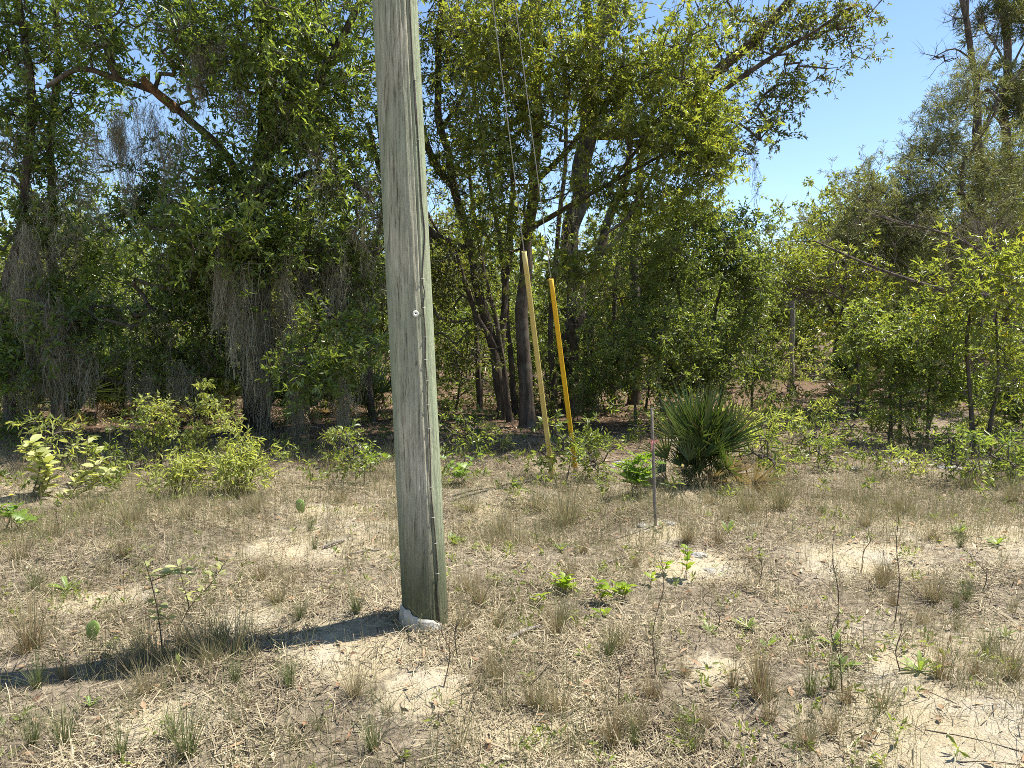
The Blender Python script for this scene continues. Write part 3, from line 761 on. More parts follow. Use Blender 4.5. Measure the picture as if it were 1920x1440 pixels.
random.seed(5)
GB = "background oaks behind the near trees"
LB = "green oak in the woods behind the near trees"
protos = [proto_tree("background_oak", LB, 201, 5.2, 2.0, 620, FARL, "far", GB), proto_tree("background_oak", LB, 202, 6.0, 2.3, 680, FARL, "far", GB, .12),
          proto_tree("background_oak", LB, 203, 4.6, 2.2, 600, FARL, "young", GB)]
spots = []; BO = []
for px, d, sc in ((60, 19, .85), (190, 23, .85), (300, 19, .8), (420, 22, .95), (560, 19, .9), (690, 22, 1.0), (790, 20, .8), (900, 23, .9), (1000, 20, .75), (1120, 24, .8), (1220, 21, .9), (1330, 20, .85), (1420, 27, .8),
                  (1560, 25, 1.0), (1620, 28, 1.0), (1480, 30, .95), (1690, 25, 1.0), (1790, 21, .95), (1880, 24, 1.05), (1960, 19, 1.1), (-60, 22, 1.0), (130, 29, 1.0), (480, 30, 1.1), (840, 30, 1.1), (1180, 31, 1.1), (1640, 34, 1.3), (1840, 30, 1.3), (-200, 20, 1.), (2100, 21, 1.1)):
    spots.append(((px - 960) / F * d, d, sc))
for i, (x, y, sc) in enumerate(spots):
    o = protos[i] if i < 3 else copy_tree(protos[i % 3])
    BO.append((o, x, y))
    place(o, x, y, random.random() * 6.28, sc)

MARKS = [(-60, "beyond the left edge"), (20, "the leftmost trunk"), (110, "the slender oak"), (205, "the shaded left palmetto"), (300, "the broken limb"), (400, "the moss curtain"), (484, "the charred trunk"), (600, "the long moss strands"), (700, "the pole's left side"), (780, "the pole"), (870, "the leaning oak"), (945, "the leaning oak's foot"), (1000, "the taller yellow guard"), (1050, "the shorter yellow guard"),
         (1110, "the thick oak trunk"), (1195, "the forked oak"), (1240, "the survey stake"), (1310, "the palmetto clump"), (1380, "the young oak thicket"), (1450, "the near end of the clearing"), (1500, "the bare grey trunk"), (1570, "the turkey oak sapling"), (1640, "the clearing's right side"), (1710, "the scrub oak"), (1790, "the drooping dead limb"), (1850, "the thin turkey oak"), (1910, "the right edge palmetto"), (2000, "the right edge")]
USED = {}
def where(kind, px, d, near, mid):
    mk = min(MARKS, key=lambda m_: abs(m_[0] - px))[1]
    if mk.startswith("beyond"): mk = "the left edge"
    rel = "near" if d < near else ("behind" if d < mid else "far behind")
    for ad in ("", "low ", "leafy ", "dense ", "thin ", "upright ", "spreading ", "faint "):
        lb = ad + kind + " " + rel + " " + mk
        if lb not in USED: USED[lb] = 1; return lb
    return lb
GS = "understory shrubs under the trees"
LS = "leafy green understory shrub under the trees"
shr = [proto_tree("understory_shrub", LS, 211, 1.7, .8, 130, YOUNG, "young", GS, .025, .12, "shrub"), proto_tree("understory_shrub", LS, 212, 2.2, .8, 150, OAK, "oak", GS, .03, .1, "shrub"),
       proto_tree("understory_shrub", LS, 213, 1.3, .7, 110, YOUNG, "oak", GS, .02, .08, "shrub")]
for o, x, y in BO: o["label"] = where("background oak", 960 + x / y * F, y, 5, 24)
sp = []
for px, d, sc in ((40, 13.5, 1.0), (140, 14.5, 1.1), (230, 13.2, .9), (320, 14.8, 1.1), (400, 13.6, .8), (560, 15, 1.0), (640, 13.8, .9), (720, 15.5, 1.0), (770, 13.6, .9), (850, 14.2, 1.0), (900, 15.5, 1.0), (960, 14.6, .8), (1040, 13.6, .8), (1070, 15.5, 1.1), (1140, 13.8, .9),
                  (1210, 14.5, 1.0), (1290, 14, 1.0), (1720, 16.5, 1.0), (1910, 12, 1.1), (1960, 11, 1.0),
                  (820, 12.2, .5), (1090, 11.6, .45), (-60, 12, 1.1), (10, 15.5, 1.1), (450, 16.5, 1.1), (1000, 17, 1.0), (1310, 17, 1.0), (620, 17, 1.0), (250, 16.5, 1.1), (1510, 25, .7), (1600, 24, .7), (1450, 25, .8)) + tuple((x_, 23 + (x_ * 7 % 5), .9) for x_ in range(-100, 2050, 95)):
    sp.append(((px - 960) / F * d, d, sc))
for i, (x, y, sc) in enumerate(sp):
    o = shr[i] if i < 3 else copy_tree(shr[i % 3])
    o["label"] = where("green understory shrub", 960 + x / y * F, y, 13.9, 16)
    place(o, x, y, random.random() * 6.28, sc)

# far woods: reads as one mass of leaves at the horizon
fw = Geo(); rng = np.random.default_rng(77)
n = 30000
a = (rng.random(n) - .5) * 2.7; d = 38 + rng.random(n) * 22
x = np.sin(a) * d; y = np.cos(a) * d
top = 3.2 + 3.5 * n2(a * 40, a * 0, .55, 78) + 2.0 * n2(a * 40, d * 0, 1.8, 79)
z = top * rng.random(n) ** .8 * (0.4 + .7 * n2(x, y, .5, 80) ** .5)
p = np.stack([x, y, np.maximum(z, .05)], 1)
leaves(fw, p, rand_unit(n, rng), unit(np.array([0, 0, .5]) + rand_unit(n, rng)), .45 + .35 * rng.random(n), .32, tint_of(n, rng, .5, .4, .03), "diamond", .1, .1)
stuff("far_woods", fw, M["far"], "far green woods closing off the view behind the trees", "woods")

# ------------------------------------------------------------------ Spanish moss
def festoon(geo, px, py, d, wpx, lpx, n, rng, thick=.0045, depth=.12):
    top = P(px, py, d); wd = wpx / F * d * .5; ln = lpx / F * d
    nt_ = max(2, int(wpx / 12)); K = 11                    # several tails, each a bundle of kinked strands
    tail = top + np.stack([rng.normal(size=nt_) * wd * .6, rng.normal(size=nt_) * depth, rng.normal(size=nt_) * ln * .10], 1)
    tl = ln * (.35 + .75 * rng.random(nt_)); tw_ = .022 + .035 * rng.random(nt_); sway = rng.normal(size=(nt_, 2)) * .06
    i = rng.integers(0, nt_, n)
    st = tail[i] + np.stack([rng.normal(size=n) * tw_[i], rng.normal(size=n) * tw_[i], -rng.random(n) * tl[i] * .5], 1)
    L = np.minimum(tl[i] * (.25 + .5 * rng.random(n)), tail[i][:, 2] + .2 - h_floor(st)); L = np.maximum(L, .05)
    t = np.linspace(0, 1, K)
    path = st[:, None, :] + np.zeros((n, K, 3)); path[:, :, 2] -= L[:, None] * t[None]
    dep = (tail[i][:, 2:3] - path[:, :, 2]) / np.maximum(tl[i], .05)[:, None]
    path[:, :, 0] += sway[i, 0][:, None] * dep ** 2 + np.cumsum(rng.normal(size=(n, K)) * .021, 1) - (st[:, 0] - tail[i][:, 0])[:, None] * dep * .4
    path[:, :, 1] += sway[i, 1][:, None] * dep ** 2 + np.cumsum(rng.normal(size=(n, K)) * .021, 1)
    path[:, :, 2] = np.maximum(path[:, :, 2], h_floor(st)[:, None])
    wv = thick * (0.7 + .8 * rng.random((n, K)))
    side = unit(np.stack([rng.normal(size=n), rng.normal(size=n), rng.normal(size=n) * .3], 1))
    tn = np.stack([np.clip(.5 + (rng.random(n) - .5) * 1.0, 0, 1), rng.random(n) * .25, rng.random(n)], 1)
    ribbons(geo, path, wv, side, tn)
    m_ = 9                                   # short curls off each strand
    j = np.repeat(np.arange(n), m_); tt = rng.random(n * m_) * (K - 1.01); k = tt.astype(int); fr = (tt - k)[:, None]
    b0 = path[j, k] * (1 - fr) + path[j, k + 1] * fr
    dr = unit(rand_unit(n * m_, rng) + np.array([0, 0, -.2])); l_ = .03 + .06 * rng.random((n * m_, 1)); e1 = b0 + dr * l_ * .6; e2 = e1 + unit(rand_unit(n * m_, rng) + np.array([0, 0, -.9])) * l_ * .6
    ribbons(geo, np.stack([b0, e1, e2], 1), np.tile(np.array([[thick * .9, thick * .8, thick * .4]]), (n * m_, 1)), rand_unit(n * m_, rng), tn[j])

def h_floor(p):
    return H(p[:, 0], p[:, 1]) + .05

rng = np.random.default_rng(300)
GF = "moss festoons on the oaks"
for px, py, d, w, l, n, lab in [
        (60, 440, 10.0, 70, 330, 418, "pale grey moss curtain hanging low at the left edge"),
        (100, 560, 9.8, 60, 260, 380, "grey moss column reaching near the ground below the slender oak"),
        (150, 640, 9.7, 45, 190, 114, "narrow grey moss strand clump just left of the palmettos"),
        (20, 470, 10.2, 60, 200, 114, "grey moss clump beside the leftmost trunk"),
        (255, 670, 10.2, 40, 170, 95, "short moss column between the left palmettos"),
        (350, 680, 10.1, 60, 140, 114, "moss clump hanging over the dark gap left of the charred trunk"),
        (430, 490, 9.6, 80, 220, 494, "pale moss curtain hanging left of the charred trunk"),
        (520, 540, 10.2, 90, 290, 608, "thick brown-grey moss curtain hanging right of the charred trunk"),
        (600, 430, 10.5, 60, 210, 342, "long moss strand clump between the charred oak and the pole"),
        (560, 640, 10.1, 60, 200, 323, "dull moss tail that nearly sweeps the leaf litter beside the charred oak"),
        (640, 420, 10.7, 100, 180, 380, "wide hazy moss drape next to the pole"),
        (225, 215, 10.2, 60, 130, 247, "feathery moss hanging under the broken limb against the sky"),
        (245, 260, 10.2, 30, 170, 76, "thin moss streamer trailing down across the sky gap"),
        (180, 240, 10.1, 24, 110, 57, "small moss streamer at the left of the sky gap"),
        (295, 190, 10.5, 24, 130, 68, "dark narrow moss tail below the broken limb stub"),
        (345, 210, 10.6, 50, 190, 114, "moss hanging from the thick part of the big limb"),
        (395, 60, 10.0, 90, 170, 342, "high moss curtain among the upper oak leaves"),
        (440, 90, 10.6, 40, 160, 95, "high moss tail beside the upper oak trunk"),
        (70, 690, 10.1, 60, 130, 171, "low moss column brushing the dark ground at the left"), (470, 690, 10.5, 40, 130, 133, "moss strips clinging around the foot of the charred trunk"), (200, 560, 10.6, 70, 170, 171, "dim moss curtain above the left palmettos"), (300, 600, 10.7, 70, 190, 171, "dusky moss veil between the two left trees"),
        (1415, 262, 12.7, 14, 130, 30, "lone dark moss streamer hanging against the blue sky"),
        (650, 690, 9.8, 40, 160, 95, "slanting moss tail beside the pole above the leaf litter")]:
    g = Geo(); festoon(g, px, py, d, w, l, n, rng)
    o = P(px, py, d)
    ob = obj("moss_festoon", g.mesh("moss_festoon", o), M["moss"], None, o)
    tag(ob, lab, "spanish moss", GF)
g = Geo()
for _ in range(95):
    x = rng.random() * 720; y = 80 + rng.random() ** .7 * 560
    festoon(g, x, y, 9.9 + rng.random() * 1.8, 20 + 50 * rng.random(), 70 + 130 * rng.random(), 30, rng)
for _ in range(34):
    x = 800 + rng.random() * 400; y = 120 + rng.random() * 420
    festoon(g, x, y, 12.6 + rng.random() * 1.6, 20 + 40 * rng.random(), 60 + 110 * rng.random(), 22, rng)
stuff("spanish_moss", g, M["moss"], "scattered wisps of grey moss through the oak branches", "spanish moss")

# ------------------------------------------------------------------ utility pole
LEAN = np.array([-0.040, 0.004])      # metres per metre of height
def pole_axis(z):
    return np.array([POLE_X + LEAN[0] * z, POLE_Y + LEAN[1] * z])
def pole_r(z):
    return 0.1185 - 0.0025 * z
PZ0 = h1(POLE_X, POLE_Y)
def pole_surf(px, py, out=0.0):
    """the point on the pole's near surface seen at a photo pixel."""
    r = ray(px, py); y = POLE_Y - .1
    for _ in range(8):
        X_, Z_ = r[0] * y / r[1], EYE + r[2] * y / r[1]
        ax = pole_axis(Z_); rr = pole_r(Z_); s_ = np.clip((X_ - ax[0]) / rr, -.98, .98)
        y = ax[1] - rr * math.sqrt(1 - s_ * s_)
    nrm = np.array([s_, -math.sqrt(1 - s_ * s_), 0])
    return np.array([X_, y, Z_]) + nrm * out, nrm

pole = thing("utility_pole", (POLE_X, POLE_Y, PZ0), "weathered grey-green wooden utility pole standing in the sand", "utility pole")
zs = np.concatenate([np.linspace(-0.5, 3.6, 90), np.linspace(3.75, 10.5, 45)])
SD = 120; th = np.arange(SD) / SD * 2 * math.pi
TH, ZZ = np.meshgrid(th, zs)
cr = [(math.asin(.60), .020, .010, 1.0), (math.asin(.25), .012, .007, .7), (math.asin(-.45), .012, .006, .6), (math.asin(-.05), .011, .006, .5), (math.asin(-.7), .012, .006, .6), (math.asin(-.25), .010, .005, .55), (math.asin(.42), .010, .005, .65), (2.6, .02, .006, 1), (4.1, .02, .006, 1), (math.asin(.82), .008, .003, .7)]
rad = np.vectorize(pole_r)(ZZ)
ang = np.arctan2(np.sin(TH), np.cos(TH))      # 0 faces the camera, positive towards +X
for a0, wdt, dep, amt in cr:
    wob = (vnoise(np.stack([ZZ.ravel() * 1.1 + a0 * 9, ZZ.ravel() * 0, ZZ.ravel() * 0], 1), 51).reshape(ZZ.shape) - .5) * .13
    pres = vnoise(np.stack([ZZ.ravel() * 2.2 + a0 * 5, ZZ.ravel() * 0 + a0, ZZ.ravel() * 0], 1), 52).reshape(ZZ.shape)
    dd = np.abs(np.arctan2(np.sin(ang - a0 - wob), np.cos(ang - a0 - wob)))
    rad -= dep * np.exp(-(dd / (wdt * 1.8)) ** 2) * (amt if amt == 1 else np.clip(pres * 2.2 - .7, 0, 1))
rad += (vnoise(np.stack([np.sin(TH).ravel() * 14, np.cos(TH).ravel() * 14, ZZ.ravel() * 1.2], 1), 53).reshape(ZZ.shape) - .5) * .006
KN = [(-.30, 2.98, .030, .10), (.35, 2.2, .02, .06), (-.6, 1.5, .02, .06), (.1, .75, .018, .05), (-.2, 4.3, .03, .09)]
for ka, kz, kw, kl in KN:
    e_ = ((ang - ka) / (kw * 6)) ** 2 + ((ZZ - kz) / kl) ** 2
    rad += .004 * np.exp(-e_) - .007 * np.exp(-e_ * 14)
AX = POLE_X + LEAN[0] * ZZ; AY = POLE_Y + LEAN[1] * ZZ
v = np.stack([AX + np.sin(ang) * rad, AY - np.cos(ang) * rad, ZZ], -1).reshape(-1, 3)
idx = np.arange(len(v)).reshape(len(zs), SD)
q = np.stack([idx[:-1], np.roll(idx, -1, 1)[:-1], np.roll(idx, -1, 1)[1:], idx[1:]], -1).reshape(-1, 4)
pg = Geo(); pg.add(v, quads=q)
top = np.array([[pole_axis(10.5)[0], pole_axis(10.5)[1], 10.53]])
pg.add(np.concatenate([v[-SD:], top]), tris=[[i, (i + 1) % SD, SD] for i in range(SD)])
m, nt, b, out = new_mat("weathered_pole")
cv = coords(nt, (1, 1, 0.045)); cg = coords(nt, (1, 1, 0.22)); cw = coords(nt)
grain = noise(nt, 75, 5, 0.75, cv, 0.6)
streak = noise(nt, 24, 7, 0.7, cg, 1.2)
patch = noise(nt, 3.2, 4, 0.6, coords(nt, (1, 1, .45)), 0.5)
c = ramp(nt, streak, [(0.30, (0.23, 0.205, 0.155)), (0.48, (0.455, 0.415, 0.315)), (0.68, (0.58, 0.54, 0.425))])
c = mixc(nt, ramp(nt, patch, [(0.36, (0, 0, 0)), (0.62, (.8, .8, .8))]), c, (0.30, 0.32, 0.225))
gr = ramp(nt, grain, [(0.36, (.30, .28, .24)), (0.45, (.88, .87, .84)), (0.56, (1.0, 1.0, .98)), (0.70, (1.28, 1.27, 1.2))])
c = mixc(nt, 1.0, c, mixc(nt, 1.0, c, gr, 'MULTIPLY'))
# green algae on the sides and the damp, darker foot
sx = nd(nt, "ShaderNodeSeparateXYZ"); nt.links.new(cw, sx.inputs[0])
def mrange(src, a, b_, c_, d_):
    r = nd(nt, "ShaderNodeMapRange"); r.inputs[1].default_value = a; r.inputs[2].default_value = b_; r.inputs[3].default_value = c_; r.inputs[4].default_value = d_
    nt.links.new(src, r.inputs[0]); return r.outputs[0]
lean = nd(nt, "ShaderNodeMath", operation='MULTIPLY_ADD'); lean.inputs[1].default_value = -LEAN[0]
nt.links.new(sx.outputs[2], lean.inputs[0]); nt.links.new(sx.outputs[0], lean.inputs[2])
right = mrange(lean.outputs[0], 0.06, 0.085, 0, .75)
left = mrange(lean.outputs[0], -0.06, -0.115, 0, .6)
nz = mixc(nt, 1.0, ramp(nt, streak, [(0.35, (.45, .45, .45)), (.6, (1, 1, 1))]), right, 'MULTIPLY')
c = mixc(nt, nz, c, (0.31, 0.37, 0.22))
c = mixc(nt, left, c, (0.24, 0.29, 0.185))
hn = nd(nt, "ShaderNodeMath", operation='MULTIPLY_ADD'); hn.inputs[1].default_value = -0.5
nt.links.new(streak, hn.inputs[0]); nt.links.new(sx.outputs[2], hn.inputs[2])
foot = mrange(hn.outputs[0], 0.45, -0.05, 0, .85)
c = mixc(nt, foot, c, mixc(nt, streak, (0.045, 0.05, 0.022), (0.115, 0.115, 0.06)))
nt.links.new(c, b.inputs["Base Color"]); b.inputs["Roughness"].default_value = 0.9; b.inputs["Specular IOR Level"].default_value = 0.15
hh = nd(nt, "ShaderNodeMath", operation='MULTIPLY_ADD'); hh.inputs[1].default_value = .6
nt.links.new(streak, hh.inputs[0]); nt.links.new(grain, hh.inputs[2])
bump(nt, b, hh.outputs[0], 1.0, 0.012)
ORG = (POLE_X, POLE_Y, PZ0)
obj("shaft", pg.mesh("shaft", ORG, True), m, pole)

def simple(name, col, rough=.6, metal=0.0, nscale=None, col2=None, bmp=0):
    m, nt, b, out = new_mat(name)
    if nscale:
        nn = noise(nt, nscale, 5, .65, coords(nt)); c = ramp(nt, nn, [(.35, col), (.65, col2)])
        nt.links.new(c, b.inputs["Base Color"])
        if bmp: bump(nt, b, nn, .6, bmp)
    else: b.inputs["Base Color"].default_value = (*col, 1)
    b.inputs["Roughness"].default_value = rough; b.inputs["Metallic"].default_value = metal
    return m
M["copper"] = simple("old_copper_wire", (.07, .055, .045), .6, .3, 60, (.13, .10, .08))
M["galv"] = simple("galvanised_steel", (.38, .38, .36), .45, .8, 80, (.55, .55, .52))
M["cable"] = simple("dull_steel_cable", (.22, .22, .21), .7, 0.0, 120, (.36, .36, .34))
M["oldzinc"] = simple("dull_zinc", (.30, .28, .24), .7, 0.0, 90, (.42, .40, .35))
M["washer"] = simple("white_washer", (.62, .60, .52), .6, 0, 90, (.72, .70, .62))
M["hole"] = simple("dark_hole", (.03, .025, .02), .8, .3)
M["wrap"] = simple("white_wrap", (.25, .23, .19), .85, 0, 22, (.55, .52, .45), .01)

wp = [(768, 20), (776, 150), (783, 260), (789, 370), (795, 440), (791, 520), (795, 548), (793, 577), (797, 632), (797, 674), (800, 713), (801, 758), (804, 803), (806, 860), (807, 913), (812, 970), (816, 1018), (820, 1075), (819, 1110), (824, 1165)]
wpts = np.array([pole_surf(*p, out=.004)[0] for p in wp])
wpts = np.concatenate([[wpts[0] + np.array([-LEAN[0] * -6, 0, 6.0])], wpts]); wc = catmull(wpts, .02)
g = Geo(); tubes(g, wc[None], np.full((1, len(wc)), .0033), 6)
obj("ground_wire", g.mesh("ground_wire", ORG, True), M["copper"], pole)
for px, py in ((791, 523), (794, 577), (797, 632), (797, 674), (800, 713), (801, 758), (804, 803), (807, 913), (811, 970), (816, 1018), (819, 1075), (783, 262), (776, 150)):
    c0, nn = pole_surf(px, py, .001); tang = np.array([-nn[1], nn[0], 0])
    pts = np.array([c0 - tang * .008, c0 - tang * .008 + nn * .007, c0 + tang * .008 + nn * .008, c0 + tang * .008])
    g = Geo(); tubes(g, catmull(pts, .002)[None], np.full((1, len(catmull(pts, .002))), .0015), 6)
    obj("staple", g.mesh("staple", ORG, True), M["oldzinc"], pole)
def disc(r0, r1, t, sides=24):
    g = Geo(); a = np.arange(sides) / sides * 2 * math.pi
    ring = lambda r, z: np.stack([np.cos(a) * r, np.sin(a) * r, np.full(sides, z)], 1)
    v = np.concatenate([ring(r1, 0), ring(r1, t * .7), ring(r1 * .93, t), ring(r0, t), ring(r0, 0)]); q = []
    for k in range(4):
        for i in range(sides): q.append([k * sides + i, k * sides + (i + 1) % sides, (k + 1) * sides + (i + 1) % sides, (k + 1) * sides + i])
    g.add(v, quads=q); return g
c0, nn = pole_surf(779, 588, .002)
wsh = obj("washer", disc(.004, .0155, .004).mesh("washer"), M["washer"], pole, c0 - np.array(ORG))
wsh.rotation_euler = Vector(nn).to_track_quat('Z', 'Y').to_euler()
bl = obj("hole_disc", disc(.0005, .0048, .0035, 8).mesh("hole_disc"), M["hole"], wsh)  # near-black disc standing in for the shade in the washer's centre hole
# torn wrap at the foot
A = np.linspace(-1.7, .85, 70); R = np.linspace(0, 1, 14)
AA, RR = np.meshgrid(A, R)
topz = 0.105 - 0.045 * (AA + 1.6) / 2.0 - .09 * np.clip(AA - .45, 0, 1) + (vnoise(np.stack([AA.ravel() * 5, AA.ravel() * 0, AA.ravel() * 0], 1), 61).reshape(AA.shape) - .5) * .03
topz = PZ0 + np.maximum(topz, .008)
zw = topz * RR + (PZ0 - .06) * (1 - RR)
crum = vnoise(np.stack([AA.ravel() * 4, RR.ravel() * 3, AA.ravel() * 0], 1), 62).reshape(AA.shape) * .6 + vnoise(np.stack([AA.ravel() * 11, RR.ravel() * 7, AA.ravel() * 0], 1), 63).reshape(AA.shape) * .4
rw = .1205 + .006 + (1 - RR) * .014 + crum * .014 * (1 - .6 * RR) - .006 * (RR > .93)
v = np.stack([POLE_X + LEAN[0] * zw + np.sin(AA) * rw, POLE_Y - np.cos(AA) * rw, zw], -1).reshape(-1, 3)
idx = np.arange(len(v)).reshape(AA.shape)
g = Geo(); g.add(v, quads=np.stack([idx[:-1, :-1], idx[:-1, 1:], idx[1:, 1:], idx[1:, :-1]], -1).reshape(-1, 4))
wr = obj("base_wrap", g.mesh("base_wrap", ORG, True), M["wrap"], pole); wr["label"] = "torn dirty white wrap around the pole foot"

# ------------------------------------------------------------------ guy wires
def guard_mat(name, a, b_, dirt):
    m, nt, b, out = new_mat(name)
    c = ramp(nt, noise(nt, 6, 4, .6, coords(nt, (1, 1, .5))), [(.35, a), (.65, b_)])
    sp_ = ramp(nt, noise(nt, 70, 5, .7, coords(nt)), [(.56, (0, 0, 0)), (.68, (.75, .75, .75))])
    c = mixc(nt, sp_, c, dirt)
    nt.links.new(c, b.inputs["Base Color"]); b.inputs["Roughness"].default_value = .5
    return m
M["guard_pale"] = guard_mat("faded_yellow_guard", (.46, .35, .10), (.56, .44, .16), (.20, .16, .06))
M["guard"] = guard_mat("yellow_guard", (.58, .33, .008), (.66, .40, .012), (.22, .13, .02))
GT = (8.6, 2.62, 9.4, 2.28)
for base_px, topz, glen, gm, lab, off, clamp in (
        ((1036, 898), GT[0], GT[1], "guard_pale", "guy wire with the taller faded yellow guard, nearer the pole", 0.0, False),
        ((1080, 884), GT[2], GT[3], "guard", "guy wire with the shorter bright yellow guard, farther from the pole", .0, True)):
    a0 = G(*base_px); ax = pole_axis(topz); tp = np.array([ax[0] + .02, ax[1] + .10, topz])
    dr = unit(tp - a0); root = thing("guy_wire", a0, lab, "guy wire", "guy wires of the pole")
    g = Geo(); k = 30; pth = a0 + (tp - a0) * np.linspace(0, 1, k)[:, None]
    tubes(g, pth[None], np.full((1, k), .0042), 6); obj("strand", g.mesh("strand", a0, True), M["cable"], root)
    g = Geo(); s0 = a0 + dr * (.06 if clamp else -.05); e0 = s0 + dr * glen
    u, w_ = frames(dr[None]); u, w_ = u[0], w_[0]; SDG = 20
    def ring(c, r): 
        aa = np.arange(SDG) / SDG * 2 * math.pi
        return c + (u[None] * np.cos(aa)[:, None] + w_[None] * np.sin(aa)[:, None]) * r
    secs = [ring(s0 + (e0 - s0) * t + (u * .006 * math.sin(t * 5)), .027 - .004 * t) for t in np.linspace(0, 1, 16)]
    inner = [ring(e0 - dr * t, .019) for t in (0.0, .10)]
    v = np.concatenate(secs + inner); nr = len(secs) + 2; idx = np.arange(nr * SDG).reshape(nr, SDG)
    g.add(v, quads=np.stack([idx[:-1], np.roll(idx, -1, 1)[:-1], np.roll(idx, -1, 1)[1:], idx[1:]], -1).reshape(-1, 4))
    obj("guard", g.mesh("guard", a0, True), M[gm], root)
    g = Geo(); tubes(g, np.array([[a0 - dr * .25, a0 - dr * .1, a0 + dr * .02, a0 + dr * .10]]), np.array([[.011, .011, .012, .030 if clamp else .012]]), 10)
    if clamp: tubes(g, np.array([[a0 + dr * .0, a0 + dr * .03, a0 + dr * .07]]), np.array([[.024, .033, .03]]), 10)
    obj("anchor_rod", g.mesh("anchor_rod", a0, True), M["galv"], root)

# ------------------------------------------------------------------ survey stake
sb = G(1229, 985); stp = P(1222, 765, sb[1] + .01)
root = thing("survey_stake", sb, "thin grey wooden survey stake tied with pink flagging", "stake")
M["stake"] = bark_mat("stake_wood", (.15, .125, .10), (.33, .28, .23), 60)
dr = unit(stp - sb); g = Geo()
u, w_ = np.array([1., 0, 0]), np.array([0, 1., 0]); hw = .0115
secs = [sb - dr * .25, sb + (stp - sb) * .3, sb + (stp - sb) * .62, stp - dr * .004, stp]
v = np.concatenate([[c + u * sx_ * hw * s_ + w_ * sy_ * hw * .6 * s_ for sx_, sy_ in ((-1, -1), (1, -1), (1, 1), (-1, 1))] for c, s_ in zip(secs, (1, 1, 1, 1, .8))])
idx = np.arange(20).reshape(5, 4); q = np.stack([idx[:-1], np.roll(idx, -1, 1)[:-1], np.roll(idx, -1, 1)[1:], idx[1:]], -1).reshape(-1, 4)
g.add(v, quads=np.concatenate([q, [[16, 17, 18, 19]]])); obj("shaft", g.mesh("shaft", sb), M["stake"], root)
M["pink"] = simple("faded_pink_tape", (.62, .20, .16), .6, 0, 40, (.70, .30, .26))
fb = sb + (stp - sb) * .72; g = Geo()
ringp = np.array([[math.cos(a_) * .021, math.sin(a_) * .015, .008 * math.sin(2 * a_)] for a_ in np.linspace(0, 2 * math.pi, 13)]) + fb
ribbons(g, ringp[None], np.full((1, 13), .016), np.array([[0, 0, 1.]]))
ribbons(g, (fb + np.array([[-.004, -.02, .006], [-.014, -.03, -.02], [-.010, -.026, -.05], [-.020, -.03, -.075]]))[None], np.array([[.012, .016, .015, .010]]), unit(np.array([[1., .2, .3]])))
ribbons(g, (fb + np.array([[.008, -.02, .004], [.024, -.028, .012], [.030, -.024, -.004], [.034, -.028, -.02]]))[None], np.array([[.010, .013, .012, .008]]), unit(np.array([[.3, .2, 1.]])))
obj("flagging", g.mesh("flagging", sb), M["pink"], root)

# ------------------------------------------------------------------ saw palmettos
def frond_mesh(seed, nlf=22, spread=1.9, L=.42):
    rng = np.random.default_rng(seed); g = Geo(); pl = .45 + .15 * rng.random()
    # petiole along +Z, fan at its end tilted forward (+Y)
    pet = np.array([[0, 0, 0], [0, .02, pl * .5], [0, .06, pl]]); tubes(g, catmull(pet, .08)[None], np.linspace(.007, .004, len(catmull(pet, .08)))[None], 4, np.array([[.6, .1, 0]]))
    hub = np.array([0, .06, pl]); f = unit(np.array([0, .35, 1.0])); r_ = np.array([1., 0, 0]); n_ = np.cross(r_, f)
    a = np.linspace(-spread, spread, nlf) + rng.normal(size=nlf) * .03
    d = np.cos(a)[:, None] * f + np.sin(a)[:, None] * r_ + n_ * (.02 + .16 * rng.random((nlf, 1)))
    d = unit(d); Ls = L * (.8 + .25 * np.cos(a * .6)) * (.9 + .2 * rng.random(nlf))
    K = 4; t = np.linspace(0, 1, K)
    path = hub + d[:, None, :] * (Ls[:, None] * t[None])[:, :, None]; path[:, :, 2] -= (Ls[:, None] * .05 * t[None] ** 2)
    side = unit(np.cross(d, np.broadcast_to(n_, d.shape)))
    w = np.array([.012, .027, .018, .0015])[None] * np.ones((nlf, 1))
    off = side[:, None, :] * w[:, :, None] * .5; up = np.broadcast_to(n_, path.shape) * w[:, :, None] * .35
    v = np.stack([path - off + up, path, path + off + up], 2); idx = np.arange(nlf * K * 3).reshape(nlf, K, 3)
    q1 = np.stack([idx[:, :-1, 0], idx[:, :-1, 1], idx[:, 1:, 1], idx[:, 1:, 0]], -1).reshape(-1, 4)
    q2 = np.stack([idx[:, :-1, 1], idx[:, :-1, 2], idx[:, 1:, 2], idx[:, 1:, 1]], -1).reshape(-1, 4)
    tt = tint_of(nlf, rng, .5, .5, .06)
    g.add(v, quads=np.concatenate([q1, q2]), tint=np.repeat(tt.reshape(nlf, 1, 3), K * 3, 1))
    return g
FR = [frond_mesh(500 + i, 15 + i * 2, .75 + .22 * i, .56).mesh("frond") for i in range(4)]
FRD = [frond_mesh(520 + i, 16, 1.2).mesh("dead_frond") for i in range(2)]
